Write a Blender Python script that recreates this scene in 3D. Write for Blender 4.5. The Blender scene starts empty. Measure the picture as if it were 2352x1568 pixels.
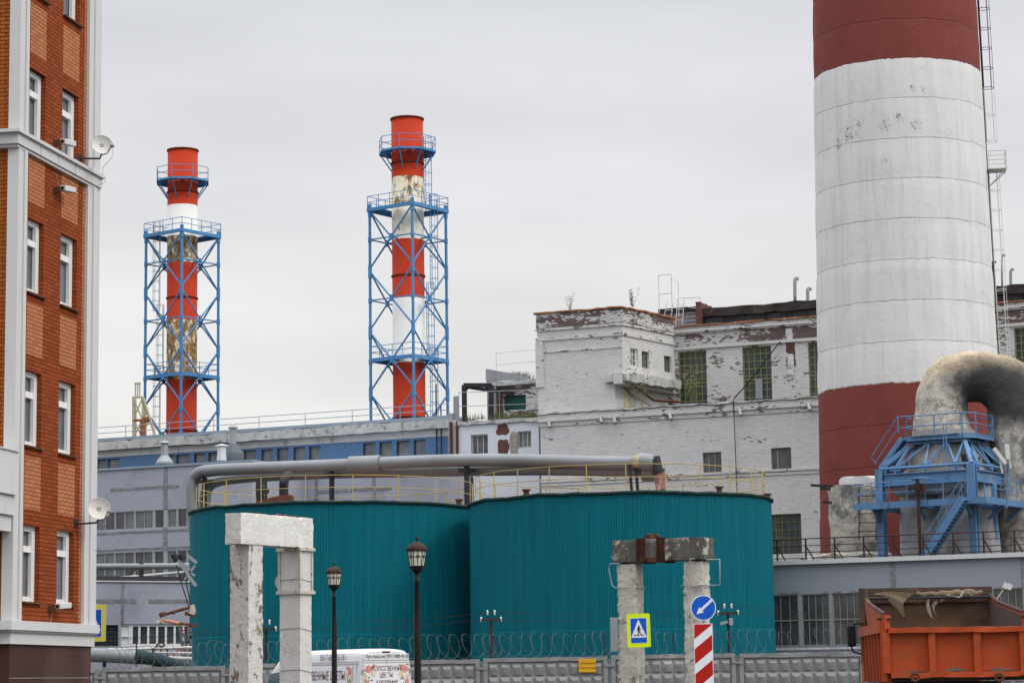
import bpy, math, random
from mathutils import Vector, Matrix, noise
R = math.radians
random.seed(7)
SC = bpy.context.scene
COL = SC.collection
# ---------------------------------------------------------------- camera
LENS, TILT, ROLL, EYE = 85.0, R(8.0), 0.0140, 1.6
FD = 2352*LENS/36.0
F_ = Vector((0, math.cos(TILT), math.sin(TILT)))
_r0 = Vector((1, 0, 0)); _u0 = Vector((0, -math.sin(TILT), math.cos(TILT)))
R_ = _r0*math.cos(ROLL) - _u0*math.sin(ROLL)
U_ = _u0*math.cos(ROLL) + _r0*math.sin(ROLL)
EYEV = Vector((0, 0, EYE))
cam = bpy.data.cameras.new('camera'); camo = bpy.data.objects.new('camera', cam); COL.objects.link(camo)
cam.lens = LENS; cam.sensor_width = 36; cam.clip_end = 6000; cam.clip_start = .5
m = Matrix.Identity(4)
for i in range(3):
    m[i][0] = R_[i]; m[i][1] = U_[i]; m[i][2] = -F_[i]; m[i][3] = EYEV[i]
camo.matrix_world = m
SC.camera = camo
# ---------------------------------------------------------------- sky, sun, exposure
SUN_EL, SUN_AZ = R(42), R(118)      # azimuth clockwise from +Y
W = bpy.data.worlds.new('World'); SC.world = W; W.use_nodes = True
nt = W.node_tree; nt.nodes.clear()
def wn(t, **k):
    n = nt.nodes.new(t)
    for a, b in k.items(): setattr(n, a, b)
    return n
out = wn('ShaderNodeOutputWorld'); bg = wn('ShaderNodeBackground'); bg2 = wn('ShaderNodeBackground'); add = wn('ShaderNodeAddShader')
sky = wn('ShaderNodeTexSky', sky_type='NISHITA', sun_disc=False)
sky.sun_elevation = SUN_EL; sky.sun_rotation = SUN_AZ
bg.inputs[1].default_value = 0.05; hs_ = wn('ShaderNodeHueSaturation'); hs_.inputs['Saturation'].default_value = .12; nt.links.new(sky.outputs[0], hs_.inputs['Color']); nt.links.new(hs_.outputs[0], bg.inputs[0])
tc = wn('ShaderNodeTexCoord'); sep = wn('ShaderNodeSeparateXYZ'); nt.links.new(tc.outputs['Generated'], sep.inputs[0])
cr = wn('ShaderNodeValToRGB'); nt.links.new(sep.outputs[2], cr.inputs[0])
el = cr.color_ramp.elements
el[0].position = 0.0; el[0].color = (.545, .53, .50, 1)
el[1].position = .30; el[1].color = (.512, .525, .568, 1)
e = el.new(.10); e.color = (.545, .53, .505, 1)
e = el.new(.19); e.color = (.54, .54, .552, 1)
mp = wn('ShaderNodeMapping'); mp.inputs['Scale'].default_value = (2.2, 2.2, 9.0); mp.inputs['Rotation'].default_value = (0, R(-12), 0)
nt.links.new(tc.outputs['Generated'], mp.inputs[0])
nz = wn('ShaderNodeTexNoise'); nz.inputs['Scale'].default_value = 1.7; nz.inputs['Detail'].default_value = 4; nz.inputs['Roughness'].default_value = .5
nt.links.new(mp.outputs[0], nz.inputs['Vector'])
mr = wn('ShaderNodeMapRange'); mr.inputs[1].default_value = .3; mr.inputs[2].default_value = .7; mr.inputs[3].default_value = .87; mr.inputs[4].default_value = 1.16
nt.links.new(nz.outputs[0], mr.inputs[0])
bo = wn('ShaderNodeMapRange'); bo.inputs[1].default_value = .32; bo.inputs[2].default_value = 1; bo.inputs[3].default_value = 1; bo.inputs[4].default_value = 5.6
nt.links.new(sep.outputs[2], bo.inputs[0])
mu = wn('ShaderNodeMath', operation='MULTIPLY'); nt.links.new(mr.outputs[0], mu.inputs[0]); nt.links.new(bo.outputs[0], mu.inputs[1])
nt.links.new(cr.outputs[0], bg2.inputs[0]); nt.links.new(mu.outputs[0], bg2.inputs[1])
nt.links.new(bg.outputs[0], add.inputs[0]); nt.links.new(bg2.outputs[0], add.inputs[1]); nt.links.new(add.outputs[0], out.inputs[0])
sl = bpy.data.lights.new('sun', 'SUN'); sl.energy = 1.25; sl.angle = R(14); sl.color = (1, .94, .86)
so = bpy.data.objects.new('sun', sl); COL.objects.link(so)
sd = Vector((math.sin(SUN_AZ)*math.cos(SUN_EL), math.cos(SUN_AZ)*math.cos(SUN_EL), math.sin(SUN_EL)))
so.rotation_euler = sd.to_track_quat('Z', 'Y').to_euler()
SC.view_settings.view_transform = 'Standard'; SC.view_settings.look = 'None'
SC.view_settings.exposure = 0.0; SC.view_settings.gamma = 1

# ---------------------------------------------------------------- measuring helpers (units: px of a 2352 wide view)
def ray(px, py):
    return F_*FD + R_*(px-1176) + U_*(784-py)
def at(px, py, Y):
    d = ray(px, py); return EYEV + d*(Y/d.y)
def zc(x0, y0, s):
    return lambda x, y: ((x0+x*s)/1.08844, (y0+y*s)/1.08844)
class Frame:
    def __init__(s, px, Y, a, py=1300):
        p = at(px, py, Y); s.o = Vector((p.x, p.y, 0)); s.a = R(a)
        s.ex = Vector((math.cos(s.a), -math.sin(s.a), 0)); s.ey = Vector((math.sin(s.a), math.cos(s.a), 0))
    def w(s, lx, ly, z): return s.o + s.ex*lx + s.ey*ly + Vector((0, 0, z))
    def hit(s, px, py, ly=0):
        d = ray(px, py); t = ((s.o-EYEV).dot(s.ey)+ly)/d.dot(s.ey); p = EYEV+d*t
        return (p-s.o).dot(s.ex), p.z
    y0 = 0.0
    sk = 0.0                      # how far the side walls splay out of square, per metre of depth
    def hitx(s, px, py, lx=0):
        n = s.ex-s.ey*s.sk; d = ray(px, py); t = ((s.o-EYEV).dot(n)+lx-s.y0*s.sk)/d.dot(n); p = EYEV+d*t
        return (p-s.o).dot(s.ey), p.z
    def rect(s, x0, y0, x1, y1, ly=0):
        ym = (y0+y1)/2; xm = (x0+x1)/2
        return s.hit(x0, ym, ly)[0], s.hit(x1, ym, ly)[0], s.hit(xm, y1, ly)[1], s.hit(xm, y0, ly)[1]
    def rectx(s, x0, y0, x1, y1, lx=0):
        ym = (y0+y1)/2; xm = (x0+x1)/2
        return s.hitx(x0, ym, lx)[0], s.hitx(x1, ym, lx)[0], s.hitx(xm, y1, lx)[1], s.hitx(xm, y0, lx)[1]
    def T(s, ly=0): return lambda u, v, d: s.w(u, ly+d, v)          # front face, d goes inward
    def TR(s, lx=0): return lambda u, v, d: s.w(lx-d+(u-s.y0)*s.sk, u, v)         # face looking to local +x
    def TL(s, lx=0): return lambda u, v, d: s.w(lx+d, u, v)         # face looking to local -x
ROOT = {}
def thing(name, label, cat, fr=None, loc=None, rz=0, group=None, kind=None):
    o = bpy.data.objects.new(name, None); COL.objects.link(o); o.empty_display_size = .3
    if fr is not None: loc = fr.o.copy(); rz = -fr.a
    o.location = loc; o.rotation_euler = (0, 0, rz)
    o['label'] = label; o['category'] = cat
    if group: o['group'] = group
    if kind: o['kind'] = kind
    ROOT[o.name] = (Matrix.Translation(Vector(loc)) @ Matrix.Rotation(rz, 4, 'Z')).inverted()
    return o
def copy_tree(o, parent=None):
    c = o.copy(); COL.objects.link(c); c.parent = parent
    for ch in [x for x in bpy.data.objects if x.parent == o]: copy_tree(ch, c)
    return c
class MB:
    def __init__(s): s.v = []; s.f = []; s.s = []
    def add(s, vs, fs, smooth=False):
        b = len(s.v); s.v += [Vector(p) for p in vs]; s.f += [[i+b for i in f] for f in fs]; s.s += [smooth]*len(fs)
    def boxT(s, T, u0, u1, v0, v1, d0, d1):
        p = [T(u, v, d) for d in (d0, d1) for v in (v0, v1) for u in (u0, u1)]
        s.add(p, [(0, 1, 3, 2), (4, 6, 7, 5), (0, 4, 5, 1), (2, 3, 7, 6), (0, 2, 6, 4), (1, 5, 7, 3)])
    def box(s, x0, x1, y0, y1, z0, z1):
        s.boxT(lambda u, v, d: Vector((u, d, v)), x0, x1, z0, z1, y0, y1)
    def fbox(s, fr, x0, x1, y0, y1, z0, z1):
        s.boxT(lambda u, v, d: fr.w(u, d, v), x0, x1, z0, z1, y0, y1)
    def quad(s, a, b, c, d): s.add([a, b, c, d], [(0, 1, 2, 3)])
    def bar(s, p, q, r, r2=None, n=8, caps=True):
        p = Vector(p); q = Vector(q); r2 = r if r2 is None else r2
        d = (q-p).normalized(); a = d.orthogonal().normalized(); b = d.cross(a)
        vs = []
        for c, rr in ((p, r), (q, r2)):
            for i in range(n):
                t = 2*math.pi*i/n+math.pi/4; vs.append(c + a*math.cos(t)*rr + b*math.sin(t)*rr)
        fs = [(i, (i+1) % n, n+(i+1) % n, n+i) for i in range(n)]
        s.add(vs, fs, n > 5)
        if caps: s.add(vs, [list(range(n))[::-1], list(range(n, 2*n))])
    def beam(s, p, q, w, h=None, up=(0, 0, 1)):
        p = Vector(p); q = Vector(q); h = h or w; d = (q-p).normalized(); up = Vector(up)
        a = d.cross(up)
        a = a.normalized() if a.length > 1e-4 else d.orthogonal().normalized()
        b = a.cross(d)
        vs = [c + a*i*w/2 + b*j*h/2 for c in (p, q) for i, j in ((-1, -1), (1, -1), (1, 1), (-1, 1))]
        s.add(vs, [(0, 1, 2, 3), (4, 7, 6, 5), (0, 4, 5, 1), (1, 5, 6, 2), (2, 6, 7, 3), (3, 7, 4, 0)])
    def tube(s, pts, r, n=10, closed=False, caps=True, jit=0):
        pts = [Vector(p) for p in pts]; N = len(pts); rs = r if isinstance(r, (list, tuple)) else [r]*N
        prev = None; vs = []
        for i, p in enumerate(pts):
            if closed: d = pts[(i+1) % N]-pts[i-1]
            else: d = pts[min(i+1, N-1)]-pts[max(i-1, 0)]
            d.normalize()
            a = d.orthogonal().normalized() if prev is None else (prev-d*prev.dot(d)).normalized()
            prev = a; b = d.cross(a)
            for k in range(n):
                t = 2*math.pi*k/n; o = (a*math.cos(t)+b*math.sin(t)); q = p+o*rs[i]
                if jit: q = q + o*jit*noise.noise(q*.9) + o*jit*.5*noise.noise(q*2.7)
                vs.append(q)
        fs = []
        for i in range(N if closed else N-1):
            j = (i+1) % N
            for k in range(n): fs.append((i*n+k, i*n+(k+1) % n, j*n+(k+1) % n, j*n+k))
        s.add(vs, fs, n > 4)
        if caps and not closed: s.add(vs, [list(range(n))[::-1], list(range((N-1)*n, N*n))])
    def lathe(s, prof, n=24, c=(0, 0, 0), smooth=True, rfun=None, caps=True):
        c = Vector(c); vs = []
        for r, z in prof:
            for k in range(n):
                t = 2*math.pi*k/n; rr = r if rfun is None else rfun(r, z, k, t)
                vs.append(c+Vector((rr*math.cos(t), rr*math.sin(t), z)))
        fs = []
        for i in range(len(prof)-1):
            for k in range(n): fs.append((i*n+k, i*n+(k+1) % n, (i+1)*n+(k+1) % n, (i+1)*n+k))
        s.add(vs, fs, smooth)
        if caps: s.add(vs, [list(range(n))[::-1], list(range((len(prof)-1)*n, len(prof)*n))])
    def prism(s, poly, T, d0, d1):
        n = len(poly)
        vs = [T(u, v, d0) for u, v in poly]+[T(u, v, d1) for u, v in poly]
        s.add(vs, [list(range(n)), list(range(n, 2*n))[::-1]]+[(i, n+i, n+(i+1) % n, (i+1) % n) for i in range(n)])
    def rough_box(s, T, u0, u1, v0, v1, d0, d1, step=.15, amp=.02, freq=2.5, smooth=False):
        # box with a gridded, noise-worn surface (shared grid points move alike)
        def nn(a, b): return max(1, int(abs(b-a)/step))
        nu, nv, nd = nn(u0, u1), nn(v0, v1), nn(d0, d1)
        def P(i, j, k):
            u = u0+(u1-u0)*i/nu; v = v0+(v1-v0)*j/nv; d = d0+(d1-d0)*k/nd
            q = Vector(T(u, v, d)); e = sum((i in (0, nu), j in (0, nv), k in (0, nd)))
            off = noise.noise_vector(q*freq)*amp + noise.noise_vector(q*freq*3.1)*amp*.5
            if e >= 2:
                cpt = Vector(T((u0+u1)/2, (v0+v1)/2, (d0+d1)/2)); dv = (cpt-q)
                near = Vector(T(u+(0 if i not in (0, nu) else (step if i == 0 else -step)), v+(0 if j not in (0, nv) else (step if j == 0 else -step)), d+(0 if k not in (0, nd) else (step if k == 0 else -step))))-q
                off = off + near*(abs(noise.noise(q*freq*2.3+Vector((5, 1, 2))))*amp/step*2.2)
            return q+off
        def face(F, a, b):
            vs = [F(i, j) for j in range(b+1) for i in range(a+1)]
            s.add(vs, [(j*(a+1)+i, j*(a+1)+i+1, (j+1)*(a+1)+i+1, (j+1)*(a+1)+i) for j in range(b) for i in range(a)], smooth)
        face(lambda i, j: P(i, j, 0), nu, nv); face(lambda i, j: P(i, j, nd), nu, nv)
        face(lambda k, j: P(0, j, k), nd, nv); face(lambda k, j: P(nu, j, k), nd, nv)
        face(lambda i, k: P(i, 0, k), nu, nd); face(lambda i, k: P(i, nv, k), nu, nd)
    def wall(s, T, u0, u1, v0, v1, holes, depth=.3):
        # flat wall face with rectangular openings and their reveals
        us = sorted({u0, u1, *[min(max(h[i], u0), u1) for h in holes for i in (0, 1)]})
        vz = sorted({v0, v1, *[min(max(h[i], v0), v1) for h in holes for i in (2, 3)]})
        for a, b in zip(us, us[1:]):
            for c, d in zip(vz, vz[1:]):
                mu_, mv_ = (a+b)/2, (c+d)/2
                if any(h[0] < mu_ < h[1] and h[2] < mv_ < h[3] for h in holes): continue
                s.quad(T(a, c, 0), T(b, c, 0), T(b, d, 0), T(a, d, 0))
        for a, b, c, d in holes:
            s.quad(T(a, c, 0), T(b, c, 0), T(b, c, depth), T(a, c, depth)); s.quad(T(a, d, 0), T(b, d, 0), T(b, d, depth), T(a, d, depth))
            s.quad(T(a, c, 0), T(a, d, 0), T(a, d, depth), T(a, c, depth)); s.quad(T(b, c, 0), T(b, d, 0), T(b, d, depth), T(b, c, depth))
    def build(s, name, mat, parent=None, bevel=0, label=None):
        me = bpy.data.meshes.new(name)
        if parent is not None: inv = ROOT[parent.name]; vs = [inv @ p for p in s.v]
        else: vs = s.v
        me.from_pydata([tuple(p) for p in vs], [], s.f); me.polygons.foreach_set('use_smooth', s.s); me.update()
        for mm in (mat if isinstance(mat, (list, tuple)) else [mat]): me.materials.append(mm)
        o = bpy.data.objects.new(name, me); COL.objects.link(o)
        if parent is not None: o.parent = parent; ROOT[o.name] = ROOT[parent.name]
        if bevel:
            b = o.modifiers.new('bevel', 'BEVEL'); b.width = bevel; b.segments = 2; b.limit_method = 'ANGLE'
        if label: o['label'] = label
        return o
def single(o, label, cat, group=None):
    o['label'] = label; o['category'] = cat
    if group: o['group'] = group
    return o
def structure(o): o['kind'] = 'structure'; return o
def recentre(o, p):           # put a single-mesh thing's origin at its base
    p = Vector(p); o.data.transform(Matrix.Translation(-p)); o.location = p; return o

# ---------------------------------------------------------------- materials
class Mat:
    def __init__(s, name):
        s.m = bpy.data.materials.new(name); s.m.use_nodes = True; s.t = s.m.node_tree; s.n = s.t.nodes
        s.b = s.n['Principled BSDF']; s.tc = s.n.new('ShaderNodeTexCoord'); s.P = s.tc.outputs['Object']
    def lk(s, a, b): s.t.links.new(a, b)
    def val(s, sock, x):
        if hasattr(x, 'node'): s.lk(x, sock)
        else: sock.default_value = x
    def math(s, op, a, b=0, c=0):
        n = s.n.new('ShaderNodeMath'); n.operation = op; s.val(n.inputs[0], a); s.val(n.inputs[1], b); s.val(n.inputs[2], c); return n.outputs[0]
    def xyz(s):
        n = s.n.new('ShaderNodeSeparateXYZ'); s.lk(s.P, n.inputs[0]); return n.outputs
    def comb(s, a, b, c):
        n = s.n.new('ShaderNodeCombineXYZ'); s.val(n.inputs[0], a); s.val(n.inputs[1], b); s.val(n.inputs[2], c); return n.outputs[0]
    def map(s, sc=(1, 1, 1), src=None, loc=(0, 0, 0)):
        n = s.n.new('ShaderNodeMapping'); n.inputs['Scale'].default_value = sc; n.inputs['Location'].default_value = loc; s.lk(src or s.P, n.inputs[0]); return n.outputs[0]
    def noise(s, scale, detail=4, rough=.55, vec=None):
        n = s.n.new('ShaderNodeTexNoise'); n.inputs['Scale'].default_value = scale; n.inputs['Detail'].default_value = detail; n.inputs['Roughness'].default_value = rough
        s.lk(vec or s.P, n.inputs['Vector']); return n.outputs[0]
    def rng(s, v, a, b, c=0, d=1):
        n = s.n.new('ShaderNodeMapRange'); s.lk(v, n.inputs[0])
        for i, x in enumerate((a, b, c, d)): n.inputs[i+1].default_value = x
        return n.outputs[0]
    def mix(s, f, a, b):
        n = s.n.new('ShaderNodeMix'); n.data_type = 'RGBA'; s.val(n.inputs[0], f)
        for k, x in ((6, a), (7, b)):
            if hasattr(x, 'node'): s.lk(x, n.inputs[k])
            else: n.inputs[k].default_value = (*x, 1)
        return n.outputs[2]
    def bump(s, h, dist=.02, strength=.6):
        n = s.n.new('ShaderNodeBump'); n.inputs['Distance'].default_value = dist; n.inputs['Strength'].default_value = strength
        s.lk(h, n.inputs['Height']); s.lk(n.outputs[0], s.b.inputs['Normal'])
    def fin(s, col, rough=.8, metal=0, spec=.3):
        s.val(s.b.inputs['Base Color'], col if hasattr(col, 'node') else (*col, 1)); s.val(s.b.inputs['Roughness'], rough)
        s.b.inputs['Metallic'].default_value = metal; s.b.inputs['Specular IOR Level'].default_value = spec
        return s.m
def cracks(M, c, col, scale=1.2, w=.010, f=.8, seed=0):
    n = M.noise(scale, 6, .6, M.map((1, 1, 1), loc=(seed, seed*2, 1))); a = M.math('ABSOLUTE', M.math('SUBTRACT', n, .5))
    k = M.math('MULTIPLY', M.rng(a, 0, w, 1, 0), M.rng(M.noise(scale*.8, 3), .5, .6, 0, f)); return M.mix(k, c, col)
def dk(c, k): return tuple(x*k for x in c)
def paint(name, col, rough=.7, metal=0, var=.18, vs=1.2, dirt=None, amt=.0, streak=False, ds=2.0, bump=0, bs=12, spec=.10, dirt2=None, amt2=0, ds2=.5):
    M = Mat(name)
    c = M.mix(M.noise(vs, 5), dk(col, 1-var), dk(col, 1+var))
    c = M.mix(M.math('MULTIPLY', M.rng(M.noise(vs*9, 3), .4, .7), .35), c, dk(col, 1-var*1.2))
    if dirt2: c = M.mix(M.rng(M.noise(ds2, 6, .65, M.map((1, 1, 1), loc=(7, 3, 1))), .62-amt2*.3, .72-amt2*.2), c, dirt2)
    if dirt:
        v = M.map((1, 1, .12 if streak else 1), loc=(3, 9, 4))
        c = M.mix(M.math('MULTIPLY', M.rng(M.noise(ds, 7, .7, v), .66-amt*.3, .74-amt*.2), .9), c, dirt)
    if bump: M.bump(M.noise(bs, 5, .6), bump)
    return M.fin(c, rough, metal, spec)
def brick(name, c1, c2, mortar, bw=.25, bh=.07, ms=.008, under=None, peel=0, ps=(.45, .45, 1.4), grime=(.2, .19, .17), gamt=.1, tint=None, bump=.012, rough=.9):
    M = Mat(name); x, y, z = M.xyz()
    uv = M.comb(M.math('ADD', x, y), z, 0)
    def bt(a, b, mm):
        n = M.n.new('ShaderNodeTexBrick'); M.lk(uv, n.inputs['Vector'])
        n.inputs['Scale'].default_value = 1; n.inputs['Brick Width'].default_value = bw; n.inputs['Row Height'].default_value = bh
        n.inputs['Mortar Size'].default_value = ms; n.inputs['Mortar Smooth'].default_value = .2; n.inputs['Bias'].default_value = 0
        for k, q in (('Color1', a), ('Color2', b), ('Mortar', mm)): n.inputs[k].default_value = (*q, 1)
        return n
    b1 = bt(c1, c2, mortar); c = b1.outputs['Color']
    c = M.mix(M.math('MULTIPLY', M.rng(M.noise(.35, 5), .35, .7), .5), c, M.mix(.5, c, dk(c1, .8)))
    if tint: c = M.mix(M.math('MULTIPLY', M.rng(M.noise(.5, 6, .7), .56, .66), .3), c, tint)
    if under:
        r = bt((0, 0, 0), (1, 1, 1), (.35, .35, .35)).outputs['Color']
        nn = M.noise(1.0, 6, .65, M.map(ps))
        v = M.math('ADD', M.math('MULTIPLY', r, .16), nn)
        mk = M.rng(v, .80-peel*.35, .82-peel*.35)
        ub = bt(under, dk(under, .55), dk(under, .45)).outputs['Color']
        c = M.mix(M.math('MULTIPLY', mk, .85), c, ub)
    g = M.noise(1.6, 8, .72, M.map((1, 1, .25), loc=(2, 2, 2)))
    c = M.mix(M.rng(g, .74-gamt*.35, .84-gamt*.2), c, grime)
    if under: c = M.mix(M.math('MULTIPLY', M.rng(M.noise(2.2, 8, .8, M.map((.6, .6, 2.2), loc=(6, 1, 3))), .54, .62), .28), c, (.2, .2, .19)); c = cracks(M, c, (.12, .115, .11), .9, .005, .45, 5)
    h = M.math('ADD', M.math('MULTIPLY', b1.outputs['Fac'], -1), M.math('MULTIPLY', M.noise(9, 4), .6))
    M.bump(h, bump, .8)
    return M.fin(c, rough, 0, .05)
def glass(name, c1, c2, rough=.12, s=.9, spec=.5):
    M = Mat(name); c = M.mix(M.rng(M.noise(s, 2), .35, .65), c1, c2); M.bump(M.noise(1.1, 2), .02, .25)
    return M.fin(c, rough, 0, spec)

WHITE_UND = (.11, .045, .032)
m_wb = brick('white_painted_brick', (.70, .69, .66), (.61, .60, .58), (.38, .37, .36), .27, .10, .012, WHITE_UND, .14, gamt=.24, tint=(.5, .62, .7))
m_wb_peel = brick('peeling_painted_brick', (.62, .62, .60), (.52, .52, .5), (.33, .32, .31), .27, .10, .012, WHITE_UND, .72, gamt=.3, ps=(.35, .35, 1.1))
m_wb_mid = brick('worn_painted_brick', (.69, .68, .65), (.60, .59, .57), (.38, .37, .35), .27, .10, .012, WHITE_UND, .42, gamt=.3, ps=(.5, .5, .8))
m_oldbrick = brick('bare_dark_brick', (.16, .06, .045), (.10, .045, .035), (.13, .11, .1), .27, .1, .012, gamt=.3)
m_rubble = brick('bare_grey_brick', (.42, .38, .33), (.3, .27, .23), (.2, .19, .18), .3, .12, .018, gamt=.3)
m_rustcap = paint('rusty_roof_flashing', (.34, .14, .06), .85, var=.4, dirt=(.55, .5, .45), amt=.35, ds=3)
m_red_brick = brick('orange_red_brick', (.30, .067, .021), (.21, .047, .016), (.06, .020, .010), .25, .078, .008, gamt=0, bump=.008)
m_light_brick = brick('pale_orange_brick', (.47, .185, .085), (.38, .145, .065), (.13, .05, .025), .25, .078, .008, gamt=0, bump=.008)
m_panel = paint('white_cladding', (.545, .54, .525), .6, var=.06, dirt=(.36, .355, .34), amt=.22, streak=True, ds=2.2)
m_granite = Mat('dark_brown_granite')
_c = m_granite.mix(m_granite.rng(m_granite.noise(60, 3), .35, .65), (.030, .012, .009), (.075, .034, .026))
_c = m_granite.mix(m_granite.rng(m_granite.noise(.8, 3, .5, m_granite.map((1, 1, .3))), .5, .8), _c, (.09, .05, .042)); m_granite = m_granite.fin(_c, .5, 0, .15)
m_joint = paint('panel_joint', (.25, .25, .25), .8)
m_upvc = paint('white_window_frame', (.72, .72, .7), .4, var=.05, dirt=(.35, .33, .3), amt=.05)
m_glassd = glass('dark_window_glass', (.035, .04, .045), (.09, .095, .1))
m_glassg = glass('grey_window_glass', (.09, .10, .11), (.16, .17, .18), .25)
m_glassb = glass('dusty_green_glass', (.02, .03, .03), (.055, .065, .06), .3)
m_greenframe = paint('olive_window_bars', (.15, .165, .085), .7, var=.25, dirt=(.3, .2, .12), amt=.2)
m_oldframe = paint('old_window_frame', (.25, .24, .19), .8, var=.25, dirt=(.12, .1, .08), amt=.25)
m_bluewall = paint('blue_plaster', (.085, .16, .285), .85, var=.15, vs=.8, dirt=(.25, .3, .38), amt=.3, ds=3)
m_greyplaster = paint('white_grey_plaster', (.43, .435, .43), .9, var=.16, vs=.5, dirt=(.24, .23, .21), amt=.36, streak=True, ds=1.2, bump=.01)
m_bluemetal = paint('blue_grey_flashing', (.24, .30, .36), .5, var=.15, dirt=(.35, .3, .25), amt=.1)
m_cornice = paint('weathered_cornice', (.45, .45, .43), .9, var=.2, vs=1.5, dirt=(.12, .11, .1), amt=.42, ds=2.5, streak=False)
m_lav = paint('lavender_plaster', (.325, .34, .39), .9, var=.08, vs=.4, dirt=(.26, .27, .3), amt=.2, streak=True, ds=1.0, dirt2=(.27, .285, .33), amt2=.35, bump=.008)
m_lavgrey = paint('grey_lavender_plaster', (.27, .28, .31), .9, var=.08, vs=.4, dirt=(.2, .2, .21), amt=.15, streak=True, ds=1.0, bump=.006)
m_seam = paint('dirty_panel_seam', (.19, .185, .185), .95, var=.3, vs=2, dirt=(.28, .285, .32), amt=.6, ds=3)
m_whitewall = paint('whitewashed_plaster', (.60, .63, .66), .9, var=.08, vs=.6, dirt=(.33, .33, .33), amt=.12, streak=True, ds=1.4, bump=.01)
m_teal = Mat('teal_profiled_sheet'); x, y, z = m_teal.xyz()
_an = m_teal.math('ARCTAN2', y, x); _a3 = m_teal.comb(m_teal.math('MULTIPLY', _an, 8.0), m_teal.math('MULTIPLY', z, .05), 0)
_c = m_teal.mix(m_teal.rng(m_teal.noise(3.0, 5, .65, _a3), .35, .65), (.0, .100, .132), (.0, .128, .162))
_c = m_teal.mix(m_teal.math('MULTIPLY', m_teal.rng(m_teal.noise(9, 5, .7, _a3), .52, .72), .3), _c, (.02, .15, .17))
_fr = m_teal.math('FRACT', m_teal.math('MULTIPLY', _an, 7.16)); _c = m_teal.mix(m_teal.math('MULTIPLY', m_teal.math('LESS_THAN', _fr, .022), .45), _c, (.0, .045, .06))
_c = m_teal.mix(m_teal.math('MULTIPLY', m_teal.rng(m_teal.math('ADD', m_teal.math('DIVIDE', z, 9.0), m_teal.math('MULTIPLY', m_teal.noise(1.1, 6, .7), .7)), .45, .65, 1, 0), .3), _c, (.03, .12, .12))
_c = m_teal.mix(m_teal.rng(m_teal.noise(2.4, 8, .8), .73, .77), _c, (.05, .09, .09)); m_teal = m_teal.fin(_c, .5, 0, .12)
m_tealdark = paint('dark_green_rim', (.02, .045, .04), .7, var=.3)
m_rustroof = paint('rusty_pink_roof', (.25, .16, .13), .9, var=.25, dirt=(.2, .08, .05), amt=.3)
m_silver = Mat('galvanised_pipe_jacket')
_c = m_silver.mix(m_silver.noise(.6, 4), (.15, .162, .168), (.25, .262, .265)); _c = m_silver.mix(m_silver.rng(m_silver.noise(2.2, 6, .7, m_silver.map((1, 1, .4))), .6, .75), _c, (.2, .19, .18))
m_silver.bump(m_silver.noise(5, 4), .015, .5); m_silver = m_silver.fin(_c, .5, .35, .4)
m_yellow = paint('yellow_rail_paint', (.42, .33, .11), .6, var=.15, dirt=(.3, .2, .08), amt=.2, ds=5)
m_rust = paint('brown_rust', (.10, .045, .028), .9, var=.35, vs=3, dirt=(.2, .09, .05), amt=.35, ds=5)
m_dark = paint('dark_steel', (.035, .035, .038), .7, var=.3)
m_black = paint('black_cast_iron', (.012, .012, .013), .5, var=.3, dirt=(.04, .03, .025), amt=.15, ds=6, spec=.2)
m_lampcap = paint('rusted_lamp_cap', (.055, .032, .024), .75, var=.35, vs=8, dirt=(.02, .015, .012), amt=.3, ds=9)
m_lampglass = paint('cream_lamp_glass', (.66, .66, .52), .35, var=.08, vs=3, dirt=(.35, .34, .24), amt=.1)
m_blue = paint('light_blue_steel', (.085, .19, .335), .6, var=.18, vs=1.2, dirt=(.07, .08, .10), amt=.38, ds=2.5, streak=True, spec=.4)
m_blue2 = paint('azure_steel', (.07, .215, .41), .5, var=.15, vs=1.5, dirt=(.05, .12, .22), amt=.2, ds=2)
m_greysteel = paint('grey_steel', (.30, .31, .32), .5, .3, var=.2)
m_ladderw = paint('white_ladder_steel', (.58, .58, .54), .6, var=.12, dirt=(.3, .2, .12), amt=.15, ds=4)
m_ladderr = paint('wine_red_ladder_steel', (.11, .022, .03), .6, var=.2)
m_asphalt = paint('asphalt', (.055, .055, .055), .95, var=.25, vs=.5, bump=.01, bs=30)
m_weed = paint('weed_leaves', (.115, .12, .05), .8, var=.4, vs=3)
m_stem = paint('dry_stems', (.22, .18, .09), .9, var=.3)

def flue_mat(name, ztop, seed, rust):
    # painted bands of a steel flue: colours change at fixed heights, paint flakes to rust where it is worn
    M = Mat(name); x, y, z = M.xyz()
    h = M.math('ADD', M.math('SUBTRACT', ztop, z), M.math('MULTIPLY', M.math('SUBTRACT', M.noise(2, 3), .5), .12))
    red = M.mix(M.noise(.5, 5), (.34, .030, .011), (.42, .042, .016)); red = M.mix(M.rng(M.noise(1.0, 6, .7, M.map((1, 1, .2))), .62, .8), red, (.25, .035, .02))
    wh = M.mix(M.noise(.7, 4), (.60, .60, .58), (.68, .68, .66))
    n1 = M.noise(1.5, 9, .75, M.map((1, 1, .55), loc=(seed, seed, 0)))
    cream = M.mix(M.rng(M.noise(.5, 3), .4, .6), (.55, .52, .42), (.60, .54, .38))
    rusty = M.mix(M.rng(M.noise(2.5, 6), .35, .65), (.05, .04, .03), (.30, .17, .06))
    c = red
    for k, (a, b, amount) in enumerate(rust):
        inside = M.math('MULTIPLY', M.math('GREATER_THAN', h, a), M.math('LESS_THAN', h, b))
        wear = M.rng(n1, .68-amount*.28, .72-amount*.24)
        cw = M.mix(wear, M.mix(min(1, amount*1.6), wh, cream), rusty)
        c = M.mix(inside, c, cw)
    M.bump(M.noise(6, 4), .01, .4)
    return M.fin(c, .65, 0, .08)

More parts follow.
